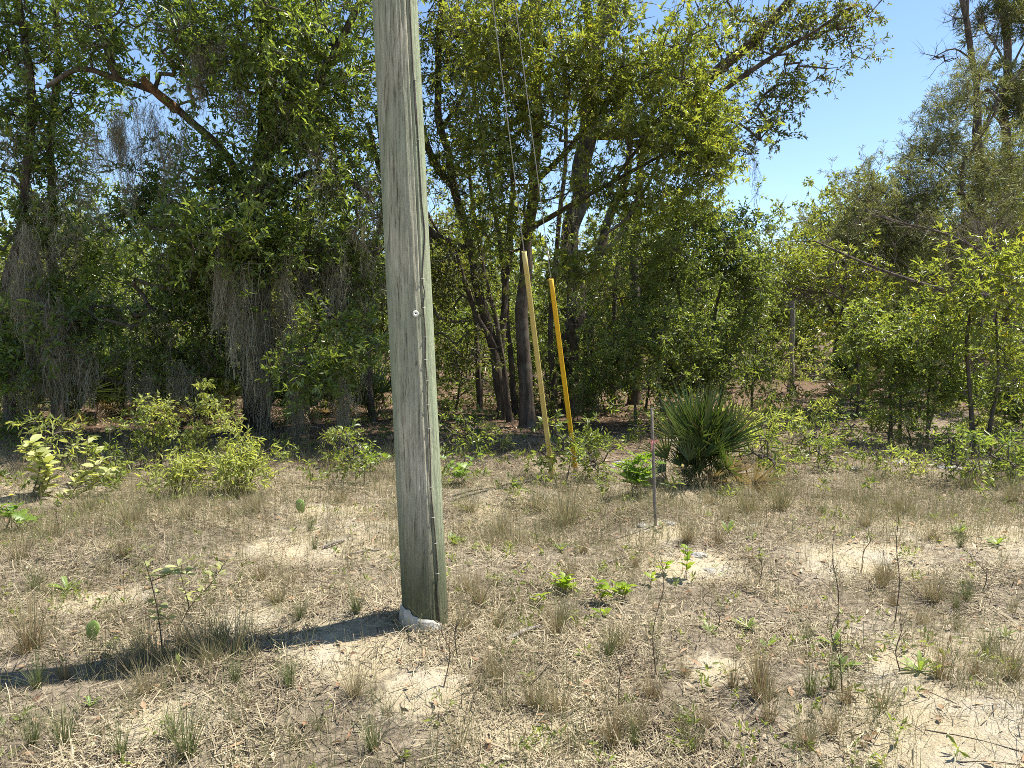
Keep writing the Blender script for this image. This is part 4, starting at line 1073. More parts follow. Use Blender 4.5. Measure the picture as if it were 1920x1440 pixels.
def palmetto(loc, n, size, label, seed, dead=6, group="saw palmettos", wide=.15):
    rng = random.Random(seed); root = thing("saw_palmetto", loc, label, "palmetto", group)
    for i in range(n + dead):
        isd = i >= n; az = i * 2.39996 + rng.random() * .5; tilt = (.04 + .40 * (i / n) ** 1.3 + (.4 if i % 9 == 4 else 0) + (.45 if i % 4 == 3 else 0)) if not isd else 1.25 + .3 * rng.random()
        me = rng.choice(FRD) if isd else rng.choice(FR)
        o = obj("frond", me, M["palm_dead"] if isd else M["palm"], root)
        o.location = (rng.uniform(-wide, wide), rng.uniform(-wide, wide) * .8, .02)
        o.rotation_mode = 'QUATERNION'
        d = Vector((math.cos(az) * math.sin(tilt), math.sin(az) * math.sin(tilt), math.cos(tilt)))
        qv = Vector((0, 0, 1)).rotation_difference(d)
        o.rotation_quaternion = qv @ Matrix.Rotation(rng.random() * 6.28, 3, 'Z').to_quaternion() if not isd else qv
        s_ = size * (.55 + .6 * rng.random()) * (.52 if i % 4 == 3 else 1) * (.8 if isd else 1); o.scale = (s_, s_, s_)
    return root
palmetto(G(1318, 912), 54, .92, "large dark green saw palmetto clump right of the survey stake", 1, 12, wide=.21)
for i, (px, d, n, s_, lab) in enumerate([
        (205, 13.0, 34, 1.25, "shaded saw palmetto under the slender oak at the left"), (330, 12.8, 30, 1.1, "dim saw palmetto with browned fronds left of the charred trunk"), (50, 12.6, 30, 1.3, "shaded saw palmetto at the left edge behind the moss"),
        (420, 13.6, 26, 1.1, "dark saw palmetto half hidden behind the moss curtain"), (610, 13.4, 28, 1.1, "saw palmetto in the gap between charred trunk and pole"), (1600, 17.5, 26, 1.2, "sunlit yellow-green saw palmetto at the end of the clearing"),
        (1910, 11.2, 18, .8, "low saw palmetto under the dead limbs at the right edge"), (270, 14.4, 30, 1.2, "deep-shaded saw palmetto behind the left palmettos"), (130, 12.2, 30, 1.15, "saw palmetto between the slender oak and the moss columns"), (540, 12.6, 26, 1.0, "saw palmetto just right of the charred trunk's foot"), (380, 12.3, 26, 1.0, "saw palmetto before the moss left of the charred trunk"), (690, 13.0, 22, .9, "saw palmetto at the pole's left side in shade")]):
    x = (px - 960) / F * d
    palmetto((x, d, h1(x, d)), n, s_, lab, 20 + i, 8)

# ------------------------------------------------------------------ leaves as single parts
def blade_mesh(kind):
    g = Geo()
    if kind == "paddle": prof = [(0, .02), (.12, .03), (.3, .11), (.55, .17), (.75, .18), (.9, .12), (1, .02)]
    elif kind == "oval": prof = [(0, .02), (.1, .12), (.3, .24), (.55, .27), (.8, .18), (1, .01)]
    elif kind == "strap": prof = [(0, .05), (.2, .06), (.5, .10), (.75, .10), (.92, .06), (1, .01)]
    elif kind == "lobed": prof = [(0, .015), (.15, .05), (.27, .30), (.36, .07), (.5, .38), (.6, .08), (.72, .28), (.82, .07), (1, .01)]
    elif kind == "pad": prof = [(0, .10), (.12, .22), (.35, .33), (.6, .36), (.82, .28), (.95, .14), (1, .02)]
    v = []; q = []
    for i, (t, w) in enumerate(prof):
        z = -.12 * t * t + .03 * math.sin(t * 3); v += [(-w, t, z + w * .25), (0, t, z), (w, t, z + w * .25)]
        if i: a = (i - 1) * 3; q += [[a, a + 1, a + 4, a + 3], [a + 1, a + 2, a + 5, a + 4]]
    g.add(np.array(v), quads=q); return g.mesh(kind + "_leaf", smooth=True)
BL = {k: blade_mesh(k) for k in ("paddle", "oval", "strap", "lobed")}
def put_leaf(root, kind, pos, d, up, L, mat, rng, name="leaf"):
    o = bpy.data.objects.new(name, BL[kind] if not BL[kind].materials or BL[kind].materials[0] == M[mat] else dupmesh(kind, mat))
    if len(o.data.materials) == 0: o.data.materials.append(M[mat])
    d = Vector(d).normalized(); upv = Vector(up); x = d.cross(upv).normalized(); z = x.cross(d)
    o.matrix_basis = Matrix.Translation(Vector(pos) - root.location) @ Matrix(((x.x * L, d.x * L, z.x * L, 0), (x.y * L, d.y * L, z.y * L, 0), (x.z * L, d.z * L, z.z * L, 0), (0, 0, 0, 1)))
    o.parent = root; COL.objects.link(o); return o
_dm = {}
def dupmesh(kind, mat):
    if (kind, mat) not in _dm:
        me = BL[kind].copy(); me.materials.clear(); me.materials.append(M[mat]); _dm[(kind, mat)] = me
    return _dm[(kind, mat)]

def leafy_stem(root, pts, r0, kind, mat, L, n, rng, start=.35, whorl=False, stem="stem"):
    c = catmull(np.array(pts), .03); org = np.array(root.location)
    g = Geo(); tubes(g, c[None], np.linspace(r0, r0 * .5, len(c))[None], 6); obj("stem", g.mesh("stem", org, True), M[stem], root)
    for i in range(n):
        t = start + (1 - start) * (i + .5) / n if not whorl else min(1, start + (1 - start) * (int(i / 5) + 1) / max(1, math.ceil(n / 5)))
        k = min(len(c) - 1, int(t * (len(c) - 1))); a = i * 2.4 + rng.random() * .6
        d = (math.cos(a), math.sin(a) * .9, .25 + .5 * rng.random() - (.2 if rng.random() < .3 else 0))
        put_leaf(root, kind, c[k], d, (rng.gauss(0, .35), rng.gauss(0, .35), 1), L * (.7 + .5 * rng.random()), mat, rng)

def PG(px, py, base):          # point over a base at the base's own depth
    return P(px, py, base[1])

rng = random.Random(9)
# oak seedling in front, left of the pole
b0 = G(305, 1222); root = thing("oak_seedling", b0, "spindly seedling with pale paddle-shaped leaves in the foreground left of the pole", "seedling")
leafy_stem(root, [b0, PG(296, 1150, b0), PG(283, 1090, b0), PG(268, 1045, b0)], .0035, "paddle", "bigleaf", .066, 22, rng, .3)
leafy_stem(root, [PG(283, 1090, b0), PG(325, 1075, b0), PG(360, 1078, b0)], .003, "paddle", "bigleaf", .062, 20, rng, .2)
b1 = G(325, 1200)
leafy_stem(root, [b1, PG(355, 1140, b1), PG(395, 1095, b1), PG(425, 1050, b1)], .003, "paddle", "bigleaf", .062, 24, rng, .45)
leafy_stem(root, [PG(355, 1140, b1), PG(345, 1100, b1), PG(330, 1050, b1)], .003, "paddle", "bigleaf", .06, 14, rng, .3)
leafy_stem(root, [PG(296, 1150, b0), PG(310, 1158, b0), PG(318, 1162, b0)], .002, "paddle", "bigleaf", .06, 6, rng, .5)

# pale broad-leaved shrubs at the left edge
for pts, base, n, L, lab in [
        ([(60, 930), (75, 870), (55, 825)], (60, 935), 75, .13, "pale shrub with rounded cream-green leaves at the far left"),
        ([(120, 925), (165, 885), (190, 862)], (120, 930), 42, .115, "low pale-leaved branch shrub right of the leftmost shrub"),
        ([(205, 900), (180, 850), (135, 805)], (210, 905), 40, .10, "arching pale-leaved shrub in front of the left palmettos")]:
    b0 = G(*base); root = thing("pale_shrub", b0, lab, "shrub", "pale broad-leaved shrubs")
    for k in range(3):
        o_ = np.array([rng.gauss(0, .12), rng.gauss(0, .12), 0]) * (k > 0)
        leafy_stem(root, [b0 + o_] + [PG(x + rng.gauss(0, 10) * (k > 0), y + 12 * k, b0) + o_ for x, y in pts], .007, "oval", "pale_obj", L, n // 3, rng, .35)

# runner plants in front of the pole
for px, py, w, hgt, n, lab in [(1060, 1110, 40, 34, 22, "bright green runner plant, the fullest of those right of the pole foot"), (1010, 1130, 16, 20, 6, "small green sprig left of the fullest runner plant"),
        (1130, 1125, 16, 40, 10, "bright green upright sprig beside the fullest runner plant"), (1172, 1118, 26, 24, 12, "bright green low sprig in the middle of the runner plants"), (1222, 1090, 8, 12, 4, "two-leaved green sprig on pale sand"),
        (1245, 1068, 14, 16, 6, "tiny green sprig below the white sand mound"), (1288, 1080, 14, 56, 10, "tall thin green sprig rising above the other runner plants"), (985, 1180, 12, 14, 4, "small green sprig beside the white fallen stick"), (1130, 1160, 8, 20, 3, "lone dark green leaf sprig under the upright sprig")]:
    b0 = G(px, py + 8); root = thing("runner_plant", b0, lab, "plant", "bright green runner plants")
    for k in range(max(1, n // 4)):
        x1 = px + rng.uniform(-w, w); b_ = G(px + rng.uniform(-w, w) * .7, py + rng.uniform(-4, 10))
        leafy_stem(root, [b_, PG((px + x1) / 2, py - hgt * .5, b_), PG(x1, py - hgt * rng.uniform(.7, 1.1), b_)], .0022, "oval", "runner", .058, min(n, 8), rng, .3)

# green rosettes
for px, py, n, L, lab in [(125, 1108, 10, .11, "green strap-leaved rosette on pale sand at the left"), (1400, 1178, 10, .085, "green rosette in the middle of the right foreground"), (1441, 1215, 9, .085, "green rosette just right of the middle rosette"),
        (1562, 1212, 11, .10, "tall green rosette among dark stems on the right"), (1332, 1186, 7, .07, "small green rosette left of the middle rosette"), (1365, 1000, 9, .10, "bright green rosette right of the stake"), (1724, 1262, 10, .09, "broad green rosette in the right foreground"),
        (1580, 1255, 14, .08, "low spreading green rosette below the tall one"), (1800, 1000, 9, .09, "green rosette on sand near the right edge"), (1846, 962, 8, .08, "small green rosette behind the right sand patch"), (1412, 1012, 6, .07, "little green rosette by the white clod"), (1052, 1032, 8, .08, "green rosette behind the runner plants"),
        (852, 1020, 12, .11, "green grass-like rosette at the right side of the pole"), (1885, 1195, 7, .06, "small green rosette at the right edge"), (1752, 975, 7, .07, "narrow green rosette among pale grass on the right"), (170, 1325, 7, .05, "tiny green rosette in the left foreground"), (1870, 1022, 12, .09, "leafy green rosette at the far right edge")]:
    b0 = G(px, py); root = thing("rosette_plant", b0, lab, "plant", "green rosettes on the sand")
    for i in range(n):
        a = i * 2.4 + rng.random() * .5; el = rng.uniform(.35, 1.5)
        put_leaf(root, "strap", b0 + np.array([0, 0, .004]), (math.cos(a), math.sin(a), el), (-math.cos(a) * .8, -math.sin(a) * .8, 1), L * rng.uniform(.7, 1.2), "rosette", rng)

# lobed-leaf seedlings
for px, py, w, hgt, n, L, lab in [(1195, 930, 55, 72, 84, .14, "bright green lobed-leaf oak seedling against the survey stake"), (1855, 860, 70, 60, 60, .13, "lobed-leaf oak seedling at the right edge near the thin turkey oak"), (1780, 850, 40, 40, 18, .11, "small lobed-leaf seedling left of the right edge seedling"),
        (35, 995, 45, 45, 44, .11, "yellow-green lobed seedling in the grass at the left edge"), (860, 910, 45, 55, 40, .12, "green lobed seedling just right of the pole"), (700, 880, 45, 45, 32, .11, "sunlit lobed seedling just left of the pole"), (1590, 800, 50, 40, 20, .13, "lobed seedling beyond the palmetto near the clearing"), (760, 850, 20, 50, 12, .11, "dim lobed seedling hard against the pole")]:
    b0 = G(px, py); root = thing("oak_seedling", b0, lab, "seedling", "lobed oak seedlings")
    ns = max(3, n // 6)
    for k in range(ns):
        x1 = px + rng.uniform(-w, w); hh_ = hgt * rng.uniform(.5, 1.15); b_ = b0 + np.array([rng.uniform(-.1, .1), rng.uniform(-.1, .1), 0])
        leafy_stem(root, [b_, PG((px * .6 + x1 * .4), py - hh_ * .6, b_), PG(x1, py - hh_, b_)], .003, "lobed", "lobed", L, max(2, n // ns), rng, .4)

# prickly pear pads
def pad_mesh():
    g = Geo(); prof = [(0, .07), (.1, .15), (.3, .24), (.55, .29), (.8, .24), (.94, .12), (1, .02)]; SDP = 14; v = []
    for t, w in prof:
        for i in range(SDP): a = i / SDP * 6.2832; v.append((math.cos(a) * w, math.sin(a) * w * .2, t))
    idx = np.arange(len(v)).reshape(len(prof), SDP); q = np.stack([idx[:-1], np.roll(idx, -1, 1)[:-1], np.roll(idx, -1, 1)[1:], idx[1:]], -1).reshape(-1, 4)
    g.add(np.array(v), quads=q); return g.mesh("pad", smooth=True)
def thorn_mesh():
    g = Geo(); r_ = np.random.default_rng(3); p = []; e = []
    for i in range(26):
        t = .12 + .8 * r_.random(); w = .32 * math.sin(min(1, t + .2) * 2.6); x_ = (r_.random() * 2 - 1) * w; y_ = -.07 if i % 2 else .07
        p.append((x_, y_ * .9, t)); e.append((x_ + r_.normal() * .05, y_ * 2.2, t + r_.normal() * .05))
    tubes(g, np.stack([np.array(p), np.array(e)], 1), np.tile(np.array([[.012, .002]]), (26, 1)), 3); return g.mesh("spines")
M["cactus"] = simple("cactus_pad", (.15, .23, .045), .5, 0, 30, (.22, .31, .07))
M["spine"] = simple("cactus_spine", (.5, .42, .25), .6)
PM, TM = pad_mesh(), thorn_mesh()
for px, py, hpx, tilt, lab in [(172, 1200, 42, .1, "flat green prickly pear pad standing alone in the left foreground"), (566, 962, 30, -.15, "small pale green prickly pear pad in the grass left of the pole")]:
    b0 = G(px, py); root = thing("prickly_pear", b0, lab, "cactus"); L = hpx / F * b0[1]
    o = obj("pad", PM, M["cactus"], root); o.scale = (L, L, L); o.rotation_euler = (0, tilt, .3); o.location = (0, 0, -.006)
    o2 = obj("spines", TM, M["spine"], o)

# yellow flower at the left edge
b0 = G(24, 985); root = thing("yellow_flower", b0, "single yellow flower on a thin stem at the left edge", "flower")
tp = PG(21, 929, b0); g = Geo(); tubes(g, catmull(np.array([b0, (b0 + tp) / 2 + np.array([.01, 0, 0]), tp]), .03)[None], np.full((1, len(catmull(np.array([b0, (b0 + tp) / 2, tp]), .03))), .002), 5)
obj("stem", g.mesh("stem", b0), M["stem"], root)
M["petal"] = simple("yellow_petal", (.75, .52, .02), .5); M["eye"] = simple("flower_eye", (.4, .25, .02), .7)
pm = Geo(); leaves(pm, np.zeros((1, 3)), np.array([[0, 1., 0]]), np.array([[0, 0, 1.]]), 1.0, .55, np.full((1, 3), .5), "oval", .1, .05); pme = pm.mesh("petal")
for i in range(8):
    a = i * .785; o = obj("petal", pme, M["petal"], root, tp - b0); o.scale = (.022,) * 3; o.rotation_euler = (.35, 0, a)
o = obj("eye", disc(.0008, .006, .005, 12).mesh("eye"), M["eye"], root, tp - b0)

# ------------------------------------------------------------------ shrubs by the tree line
def shrub(px, py, hpx, wpx, n, leafd, mat, label, seed, group="sunlit shrubs at the edge of the trees", shoots=(), name="shrub"):
    b0 = G(px, py); d = b0[1]; r_ = np.random.default_rng(seed); lim = []
    for k in range(5):
        x1 = px + (r_.random() - .5) * 1.4 * wpx; y1 = py - hpx * (.5 + .4 * r_.random())
        lim.append(([(px + r_.normal() * 6, py, d), ((px + x1) / 2, (py + y1) / 2 - 4, d), (x1, y1, d)], .007, .003) + ((True,) if k else ()))
    cl = [(px, py - hpx * .45, d, wpx * .9, hpx * .42, wpx / F * d * .8, int(n * .6), .55), (px, py - hpx * .65, d, wpx * .6, hpx * .35, wpx / F * d * .5, int(n * .4), .7)]
    for (x0, y0, x1, y1) in shoots:
        lim.append(([(x0, y0, d), ((x0 + x1) / 2 + 3, (y0 + y1) / 2, d), (x1, y1, d)], .004, .002))
        cl.append(((x0 + x1 * 2) / 3, (y0 + y1 * 2) / 3, d, 9, abs(y1 - y0) * .34, .06, 14, .7))
    return tree(name, label, "shrub", lim, cl, leafd, mat, seed, bark="stem", twig="stem", group=group, cut=.3, noise_s=3.0, step_nodes=.12, r_tip=.0016, wig=.3, parts=("stem", "stem"))
SM = dict(ns=3, nl=6, twl=.11, L=.050, Wd=.021, old=.02, rtw=.0012)
SL = dict(ns=3, nl=6, twl=.12, L=.072, Wd=.016, old=.02, rtw=.0012)
shrub(295, 875, 130, 40, 90, SM, "pale", "bushy pale green shrub with upright shoots left of the charred trunk", 401, shoots=((285, 790, 275, 745), (300, 800, 303, 752)))
shrub(385, 880, 110, 50, 100, SM, "pale", "pale green shrub with one tall stray shoot in front of the charred oak", 402, shoots=((385, 770, 373, 705), (392, 780, 395, 745), (425, 795, 437, 770)))
shrub(455, 930, 110, 60, 130, SL, "pale", "narrow-leaved pale green shrub, rightmost of the sunlit ones left of the pole", 403)
shrub(340, 930, 70, 60, 90, SL, "pale", "low spreading pale shrub in front of the sunlit shrubs", 404)
shrub(1110, 865, 75, 32, 60, SL, "young", "light green shrub right of the bright yellow guard", 405)
shrub(1065, 850, 40, 30, 30, SL, "young", "low green shrub between the two yellow guards", 406)
shrub(1560, 770, 50, 60, 70, SM, "young", "low green bush at the mouth of the clearing", 407)
shrub(1500, 800, 50, 45, 60, SL, "young", "feathery low bush right of the palmetto clump", 408)
shrub(1640, 810, 45, 50, 60, SM, "young", "low green bush under the scrub oak", 409)
shrub(1420, 800, 40, 30, 36, SL, "pale", "pale low bush behind the palmetto clump", 410)
shrub(880, 830, 60, 50, 60, SM, "oak", "dim green bush right of the pole in the leaf litter", 411)
shrub(1715, 840, 45, 50, 50, SM, "young", "small green bush below the scrub oak trunks", 412)
shrub(1250, 800, 45, 22, 30, SL, "pale", "slim pale bush behind the survey stake", 413)
shrub(20, 840, 70, 50, 60, SM, "oak", "dark green bush at the left edge behind the pale shrub", 414)
shrub(1285, 885, 35, 18, 24, SM, "pale", "grey-green weed hugging the left foot of the palmetto clump", 415)
shrub(1900, 900, 60, 50, 60, SM, "young", "green bush at the right edge behind the grass", 416)
shrub(1470, 720, 45, 60, 70, SM, "young", "sunlit bush in the clearing near the distant grey trunk", 417)
shrub(1488, 738, 115, 42, 90, SL, "pale", "pale leafy bush hiding the foot of the bare grey trunk", 419)
shrub(1440, 745, 80, 40, 70, SM, "young", "bright bush at the near corner of the clearing", 421)
shrub(1560, 742, 75, 50, 80, SM, "pale", "pale round bush in the middle of the clearing", 422)
shrub(1615, 735, 90, 40, 70, SL, "young", "feathery bush at the right side of the clearing", 423)
shrub(1550, 700, 60, 70, 80, SL, "pale", "pale ferny bush at the back of the clearing", 418)

GW = "small weeds in the leaf litter"
LW = "small green weed bush in the leaf litter near the trees"
wd_ = [proto_tree("weed_bush", LW, 221, .5, .26, 40, SM, "young", GW, .006, .15, "weed"), proto_tree("weed_bush", LW, 222, .4, .3, 40, SL, "young", GW, .006, .15, "weed"), proto_tree("weed_bush", LW, 223, .6, .25, 40, SL, "pale", GW, .006, .15, "weed")]
i = 0
for px, py in ((1440, 790), (1470, 830), (1530, 820), (1580, 850), (1610, 780), (1670, 840), (1730, 800), (1500, 860), (1440, 860), (1640, 880), (1760, 860), (1820, 840), (1880, 850), (1550, 880), (1700, 900), (1790, 910), (1860, 900), (930, 850), (860, 870), (1130, 900), (640, 870), (670, 910),
               (1210, 830), (1390, 830), (1480, 770), (1590, 750), (1770, 780), (250, 880), (200, 900), (100, 880), (1050, 900), (1420, 900), (1900, 800), (1690, 770)):
    b0 = G(px, py); o = wd_[i] if i < 3 else copy_tree(wd_[i % 3]); i += 1
    place(o, b0[0], b0[1], random.random() * 6.28, .7 + .6 * random.random())
    o["label"] = where("small green weed bush", px, b0[1], 9.0, 11)

# distant grey stump-like trunk in the clearing
tree("dead_tree", "pale grey bare trunk standing at the back of the clearing", "tree", [([(1484, 700, 18.5), (1484, 650, 18.5), (1485, 600, 18.5), (1484, 565, 18.5)], .075, .06)], [(1484, 575, 18.5, 20, 15, .2, 5, .5)], None, None, 420, bark="bark_grey", twig="bark_grey", cut=.1, bare=3)

# ------------------------------------------------------------------ ground litter and grasses
rng = np.random.default_rng(900)
def area_points(n, y0, y1, half=.80, pw=1.0):
    # uniform over the trapezium seen by the camera, weighted to the near side by pw
    u = rng.random(n) ** pw; y = np.sqrt(y0 * y0 + u * (y1 * y1 - y0 * y0)); x = (rng.random(n) * 2 - 1) * half * (y + .6)
    return x, y

def blades(geo, base, az, lean, L, wd, K, curve, tint, r_):
    n = len(base); t = np.linspace(0, 1, K)
    th = lean[:, None] + curve[:, None] * t[None]; ds = L[:, None] / (K - 1)
    hx = np.concatenate([np.zeros((n, 1)), np.cumsum(np.sin(th[:, :-1]) * ds, 1)], 1); hz = np.concatenate([np.zeros((n, 1)), np.cumsum(np.cos(th[:, :-1]) * ds, 1)], 1)
    path = base[:, None, :] + np.stack([np.cos(az)[:, None] * hx, np.sin(az)[:, None] * hx, hz], -1)
    path[:, :, 2] = np.maximum(path[:, :, 2], base[:, 2:3] + .003)
    w = wd[:, None] * np.linspace(1, .25, K)[None]
    a2 = az + r_.normal(size=n) * .8
    ribbons(geo, path, w, np.stack([-np.sin(a2), np.cos(a2), np.zeros(n)], 1), tint)

# straw and twigs lying on the sand
n = 330000
x, y = area_points(n, 2.2, 11.0, .78, 1.55)
dens = (.10 + .90 * np.clip(n2(x, y, 2.0, 31) * 2.2 + n2(x, y, 7.0, 37) * 1.6 - 1.45, 0, 1)) * (1 - .85 * sandmask(x, y))
k = rng.random(n) < dens; x, y = x[k], y[k]; n = len(x)
L = .03 + .10 * rng.random(n) ** 2; az = rng.random(n) * 6.283; el = np.where(rng.random(n) < .35, np.abs(rng.normal(size=n)) * .55, rng.normal(size=n) * .15 + .05)
d = np.stack([np.cos(az) * np.cos(el), np.sin(az) * np.cos(el), np.sin(el)], 1)
p0 = np.stack([x, y, H(x, y) + .003 + .012 * rng.random(n)], 1); p1 = p0 + d * L[:, None]; p1[:, 2] = np.maximum(p1[:, 2], H(p1[:, 0], p1[:, 1]) + .002)
tone_ = np.clip(n2(x, y, 3.1, 44) * 1.8 - .4, 0, 1)
tn = np.stack([np.clip(rng.random(n) * .7 + tone_ * .5 - .1, 0, 1), np.where(rng.random(n) < .32 - .25 * tone_, rng.random(n), 0), rng.random(n)], 1)
pm_ = (p0 + p1) / 2 + np.stack([-d[:, 1], d[:, 0], np.abs(rng.normal(size=n)) * .4], 1) * (rng.normal(size=n) * .12 * L)[:, None]
near = y < 2.4
g = Geo(); wv = .0016 + .0026 * rng.random(n) ** 2
sd = unit(np.stack([-d[:, 1], d[:, 0], rng.normal(size=n) * .5], 1))
ribbons(g, np.stack([p0, pm_, p1], 1)[near], np.tile(wv[:, None], (1, 3))[near], sd[near], tn[near])
ribbons(g, np.stack([p0, p1], 1)[~near], np.tile(wv[:, None] * 1.3, (1, 2))[~near], sd[~near], tn[~near])
nt_ = 9000; x, y = area_points(nt_, 2.2, 9.5, .78, 1.3); k = rng.random(nt_) < (1 - .7 * sandmask(x, y)); x, y = x[k], y[k]; nt_ = len(x)
az = rng.random(nt_) * 6.283; bend = rng.normal(size=nt_) * 1.3; L = .10 + .22 * rng.random(nt_) ** 2; q_ = np.linspace(0, 1, 5); a_ = az[:, None] + bend[:, None] * q_[None]
px_ = x[:, None] + np.cumsum(np.cos(a_), 1) * (L / 5)[:, None]; py_ = y[:, None] + np.cumsum(np.sin(a_), 1) * (L / 5)[:, None]
pz_ = H(px_.ravel(), py_.ravel()).reshape(px_.shape) + .006 + (rng.random(nt_) * .07)[:, None] * np.sin(q_ * 3.1)[None]
tn2 = np.stack([.3 + .7 * rng.random(nt_), np.where(rng.random(nt_) < .2, rng.random(nt_), 0), rng.random(nt_)], 1)
ribbons(g, np.stack([px_, py_, pz_], -1), np.tile(np.array([[.003, .003, .0028, .0022, .001]]), (nt_, 1)), unit(np.stack([np.sin(az), -np.cos(az), rng.normal(size=nt_) * .5], 1)), tn2)
stuff("straw_litter", g, M["straw"], "dry straw and grass bits strewn over the sand", "litter")

# dead leaves: sparse on the sand, thick under the trees
n1 = 2600; x, y = area_points(n1, 2.2, 9.0, .82, 1.1)
n2_ = 34000; xb, yb = area_points(n2_, 8.2, 19.0, .82, 1.2)
kb = rng.random(n2_) < np.clip((yb - 8.0 + np.where(xb > 2, 1, 0)) / 2.5, .1, 1); xb, yb = xb[kb], yb[kb]
x = np.concatenate([x, xb]); y = np.concatenate([y, yb]); n = len(x)
g = Geo(); az = rng.random(n) * 6.283; d = np.stack([np.cos(az), np.sin(az), rng.normal(size=n) * .25], 1)
tn = tint_of(n, rng, .5, .5, .2)
leaves(g, np.stack([x, y, H(x, y) + .006 + .012 * rng.random(n)], 1), unit(d), unit(np.array([0, 0, 1.]) + rng.normal(size=(n, 3)) * .35), .03 + .04 * rng.random(n), .012 + .016 * rng.random(n), tn, "diamond", .35, -.15)
stuff("leaf_litter", g, M["litter"], "brown dead oak leaves fallen over the ground", "leaf litter")

# fine standing grass
def wisps(geo, x, y, nb, Lm, green, r_, wd=.0022, leanm=.35, rad=.03, K=4):
    n = len(x); i = np.repeat(np.arange(n), nb); m_ = len(i)
    bx = x[i] + r_.normal(size=m_) * rad; by = y[i] + r_.normal(size=m_) * rad
    base = np.stack([bx, by, H(bx, by) - .004], 1)
    gr = np.repeat(green, nb) if np.ndim(green) else np.full(m_, green)
    tn = np.stack([np.clip(gr + r_.normal(size=m_) * .25, 0, 1), np.where(r_.random(m_) < .14, r_.random(m_), 0), r_.random(m_)], 1)
    LL = (np.repeat(Lm, nb) if np.ndim(Lm) else Lm) * (.35 + .9 * r_.random(m_))
    blades(geo, base, r_.random(m_) * 6.283, np.abs(r_.normal(size=m_)) * leanm, LL, wd * (.7 + .7 * r_.random(m_)), K, r_.normal(size=m_) * .5 + .35, tn, r_)
g = Geo()
n = 12500; x, y = area_points(n, 2.3, 7.6, .78, 1.3)
k = rng.random(n) < np.clip(n2(x, y, 1.3, 33) * 1.5 + n2(x, y, 5., 38) * .8 - .55, .08, 1) * (1 - .8 * sandmask(x, y)); x, y = x[k], y[k]
wisps(g, x, y, 8, .06 + .18 * rng.random(len(x)) ** 1.8, rng.random(len(x)) * 1.0, rng, .0019, .45, .03, 3)
n = 6000; x, y = area_points(n, 5.2, 9.8, .82, 1.1)            # taller dry band in front of the trees
k = rng.random(n) < np.clip(n2(x, y, .9, 34) * 1.9 - .4, .05, 1); x, y = x[k], y[k]
wisps(g, x, y, 8, .13 + .22 * rng.random(len(x)) ** 1.5, rng.random(len(x)) * .85, rng, .0026, .45, .05, 4)
stuff("dry_grass", g, M["grass"], "thin tan and green grass growing all over the sand", "grass")

# small leafy ground cover near the tree line
g = Geo(); n = 800; x, y = area_points(n, 6.4, 15.0, .82, 1.1)
k = rng.random(n) < np.clip(n2(x, y, .8, 35) * 2.2 - .6, .03, 1); x, y = x[k], y[k]
c = np.stack([x, y, H(x, y) + .03 + .16 * rng.random(len(x)) ** 1.5], 1)
add_sprays(g, None, c, np.tile(np.array([[0, 0, 1.]]), (len(c), 1)), 4, 6, .13, .062, .020, rng, base=.3 + .6 * rng.random(len(c)))
n = 900; x, y = area_points(n, 2.4, 6.6, .8, 1.0)
k = rng.random(n) < np.clip(n2(x, y, 1.5, 61) * 2.4 - .7, .1, 1); x, y = x[k], y[k]; n = len(x)
c = np.stack([x, y, H(x, y) + .01], 1)
add_sprays(g, None, c, np.tile(np.array([[0, 0, 1.]]), (n, 1)), 2, 5, .06, .035, .010, rng, base=.6 + .4 * rng.random(n))
stuff("ground_cover", g, M["young"], "small green leafy weeds scattered over the ground", "ground cover")

# grass tufts, each a thing
def tuft_mesh(seed, nb, L, green, lean, rad, wd=.0026, red=.1):
    r_ = np.random.default_rng(seed); g = Geo(); az = r_.random(nb) * 6.283
    base = np.stack([np.cos(az) * rad * r_.random(nb), np.sin(az) * rad * r_.random(nb), np.full(nb, -.008)], 1)
    tn = np.stack([np.clip(green + r_.normal(size=nb) * .25, 0, 1), np.where(r_.random(nb) < red, .3 + .7 * r_.random(nb), 0), r_.random(nb)], 1)
    wd = wd * 1.15; L = L * (.7 + .7 * r_.random(nb)); lean = lean * 1.35
    blades(g, base, az + r_.normal(size=nb) * .5, np.abs(r_.normal(size=nb)) * lean + .03, L * (.4 + .7 * r_.random(nb)), wd * (.7 + .6 * r_.random(nb)), 6, r_.normal(size=nb) * .35 + .35, tn, r_)
    return g.mesh("grass_tuft")
TU = {"dry": [tuft_mesh(600 + i, 150, .26, .15, .4, .05) for i in range(3)], "green": [tuft_mesh(610 + i, 80, .22, .95, .22, .025, .003, .02) for i in range(3)],
      "rust": [tuft_mesh(620 + i, 120, .24, .25, .3, .035, .0026, .65) for i in range(3)], "gold": [tuft_mesh(630 + i, 230, .34, .35, .55, .07, .003, .05) for i in range(3)], "fine": [tuft_mesh(640 + i, 45, .2, .55, .3, .03, .002, .1) for i in range(3)]}
r2 = random.Random(12)
def tuft(px, py, kind, sc, label, group=None):
    b0 = G(px, py); o = obj("grass_tuft", r2.choice(TU[kind]), M["grass"]); o.location = b0
    o.rotation_euler = (0, 0, r2.random() * 6.28); o.scale = (sc, sc, sc); tag(o, label, "grass tuft", group or "grass tufts on the sand")
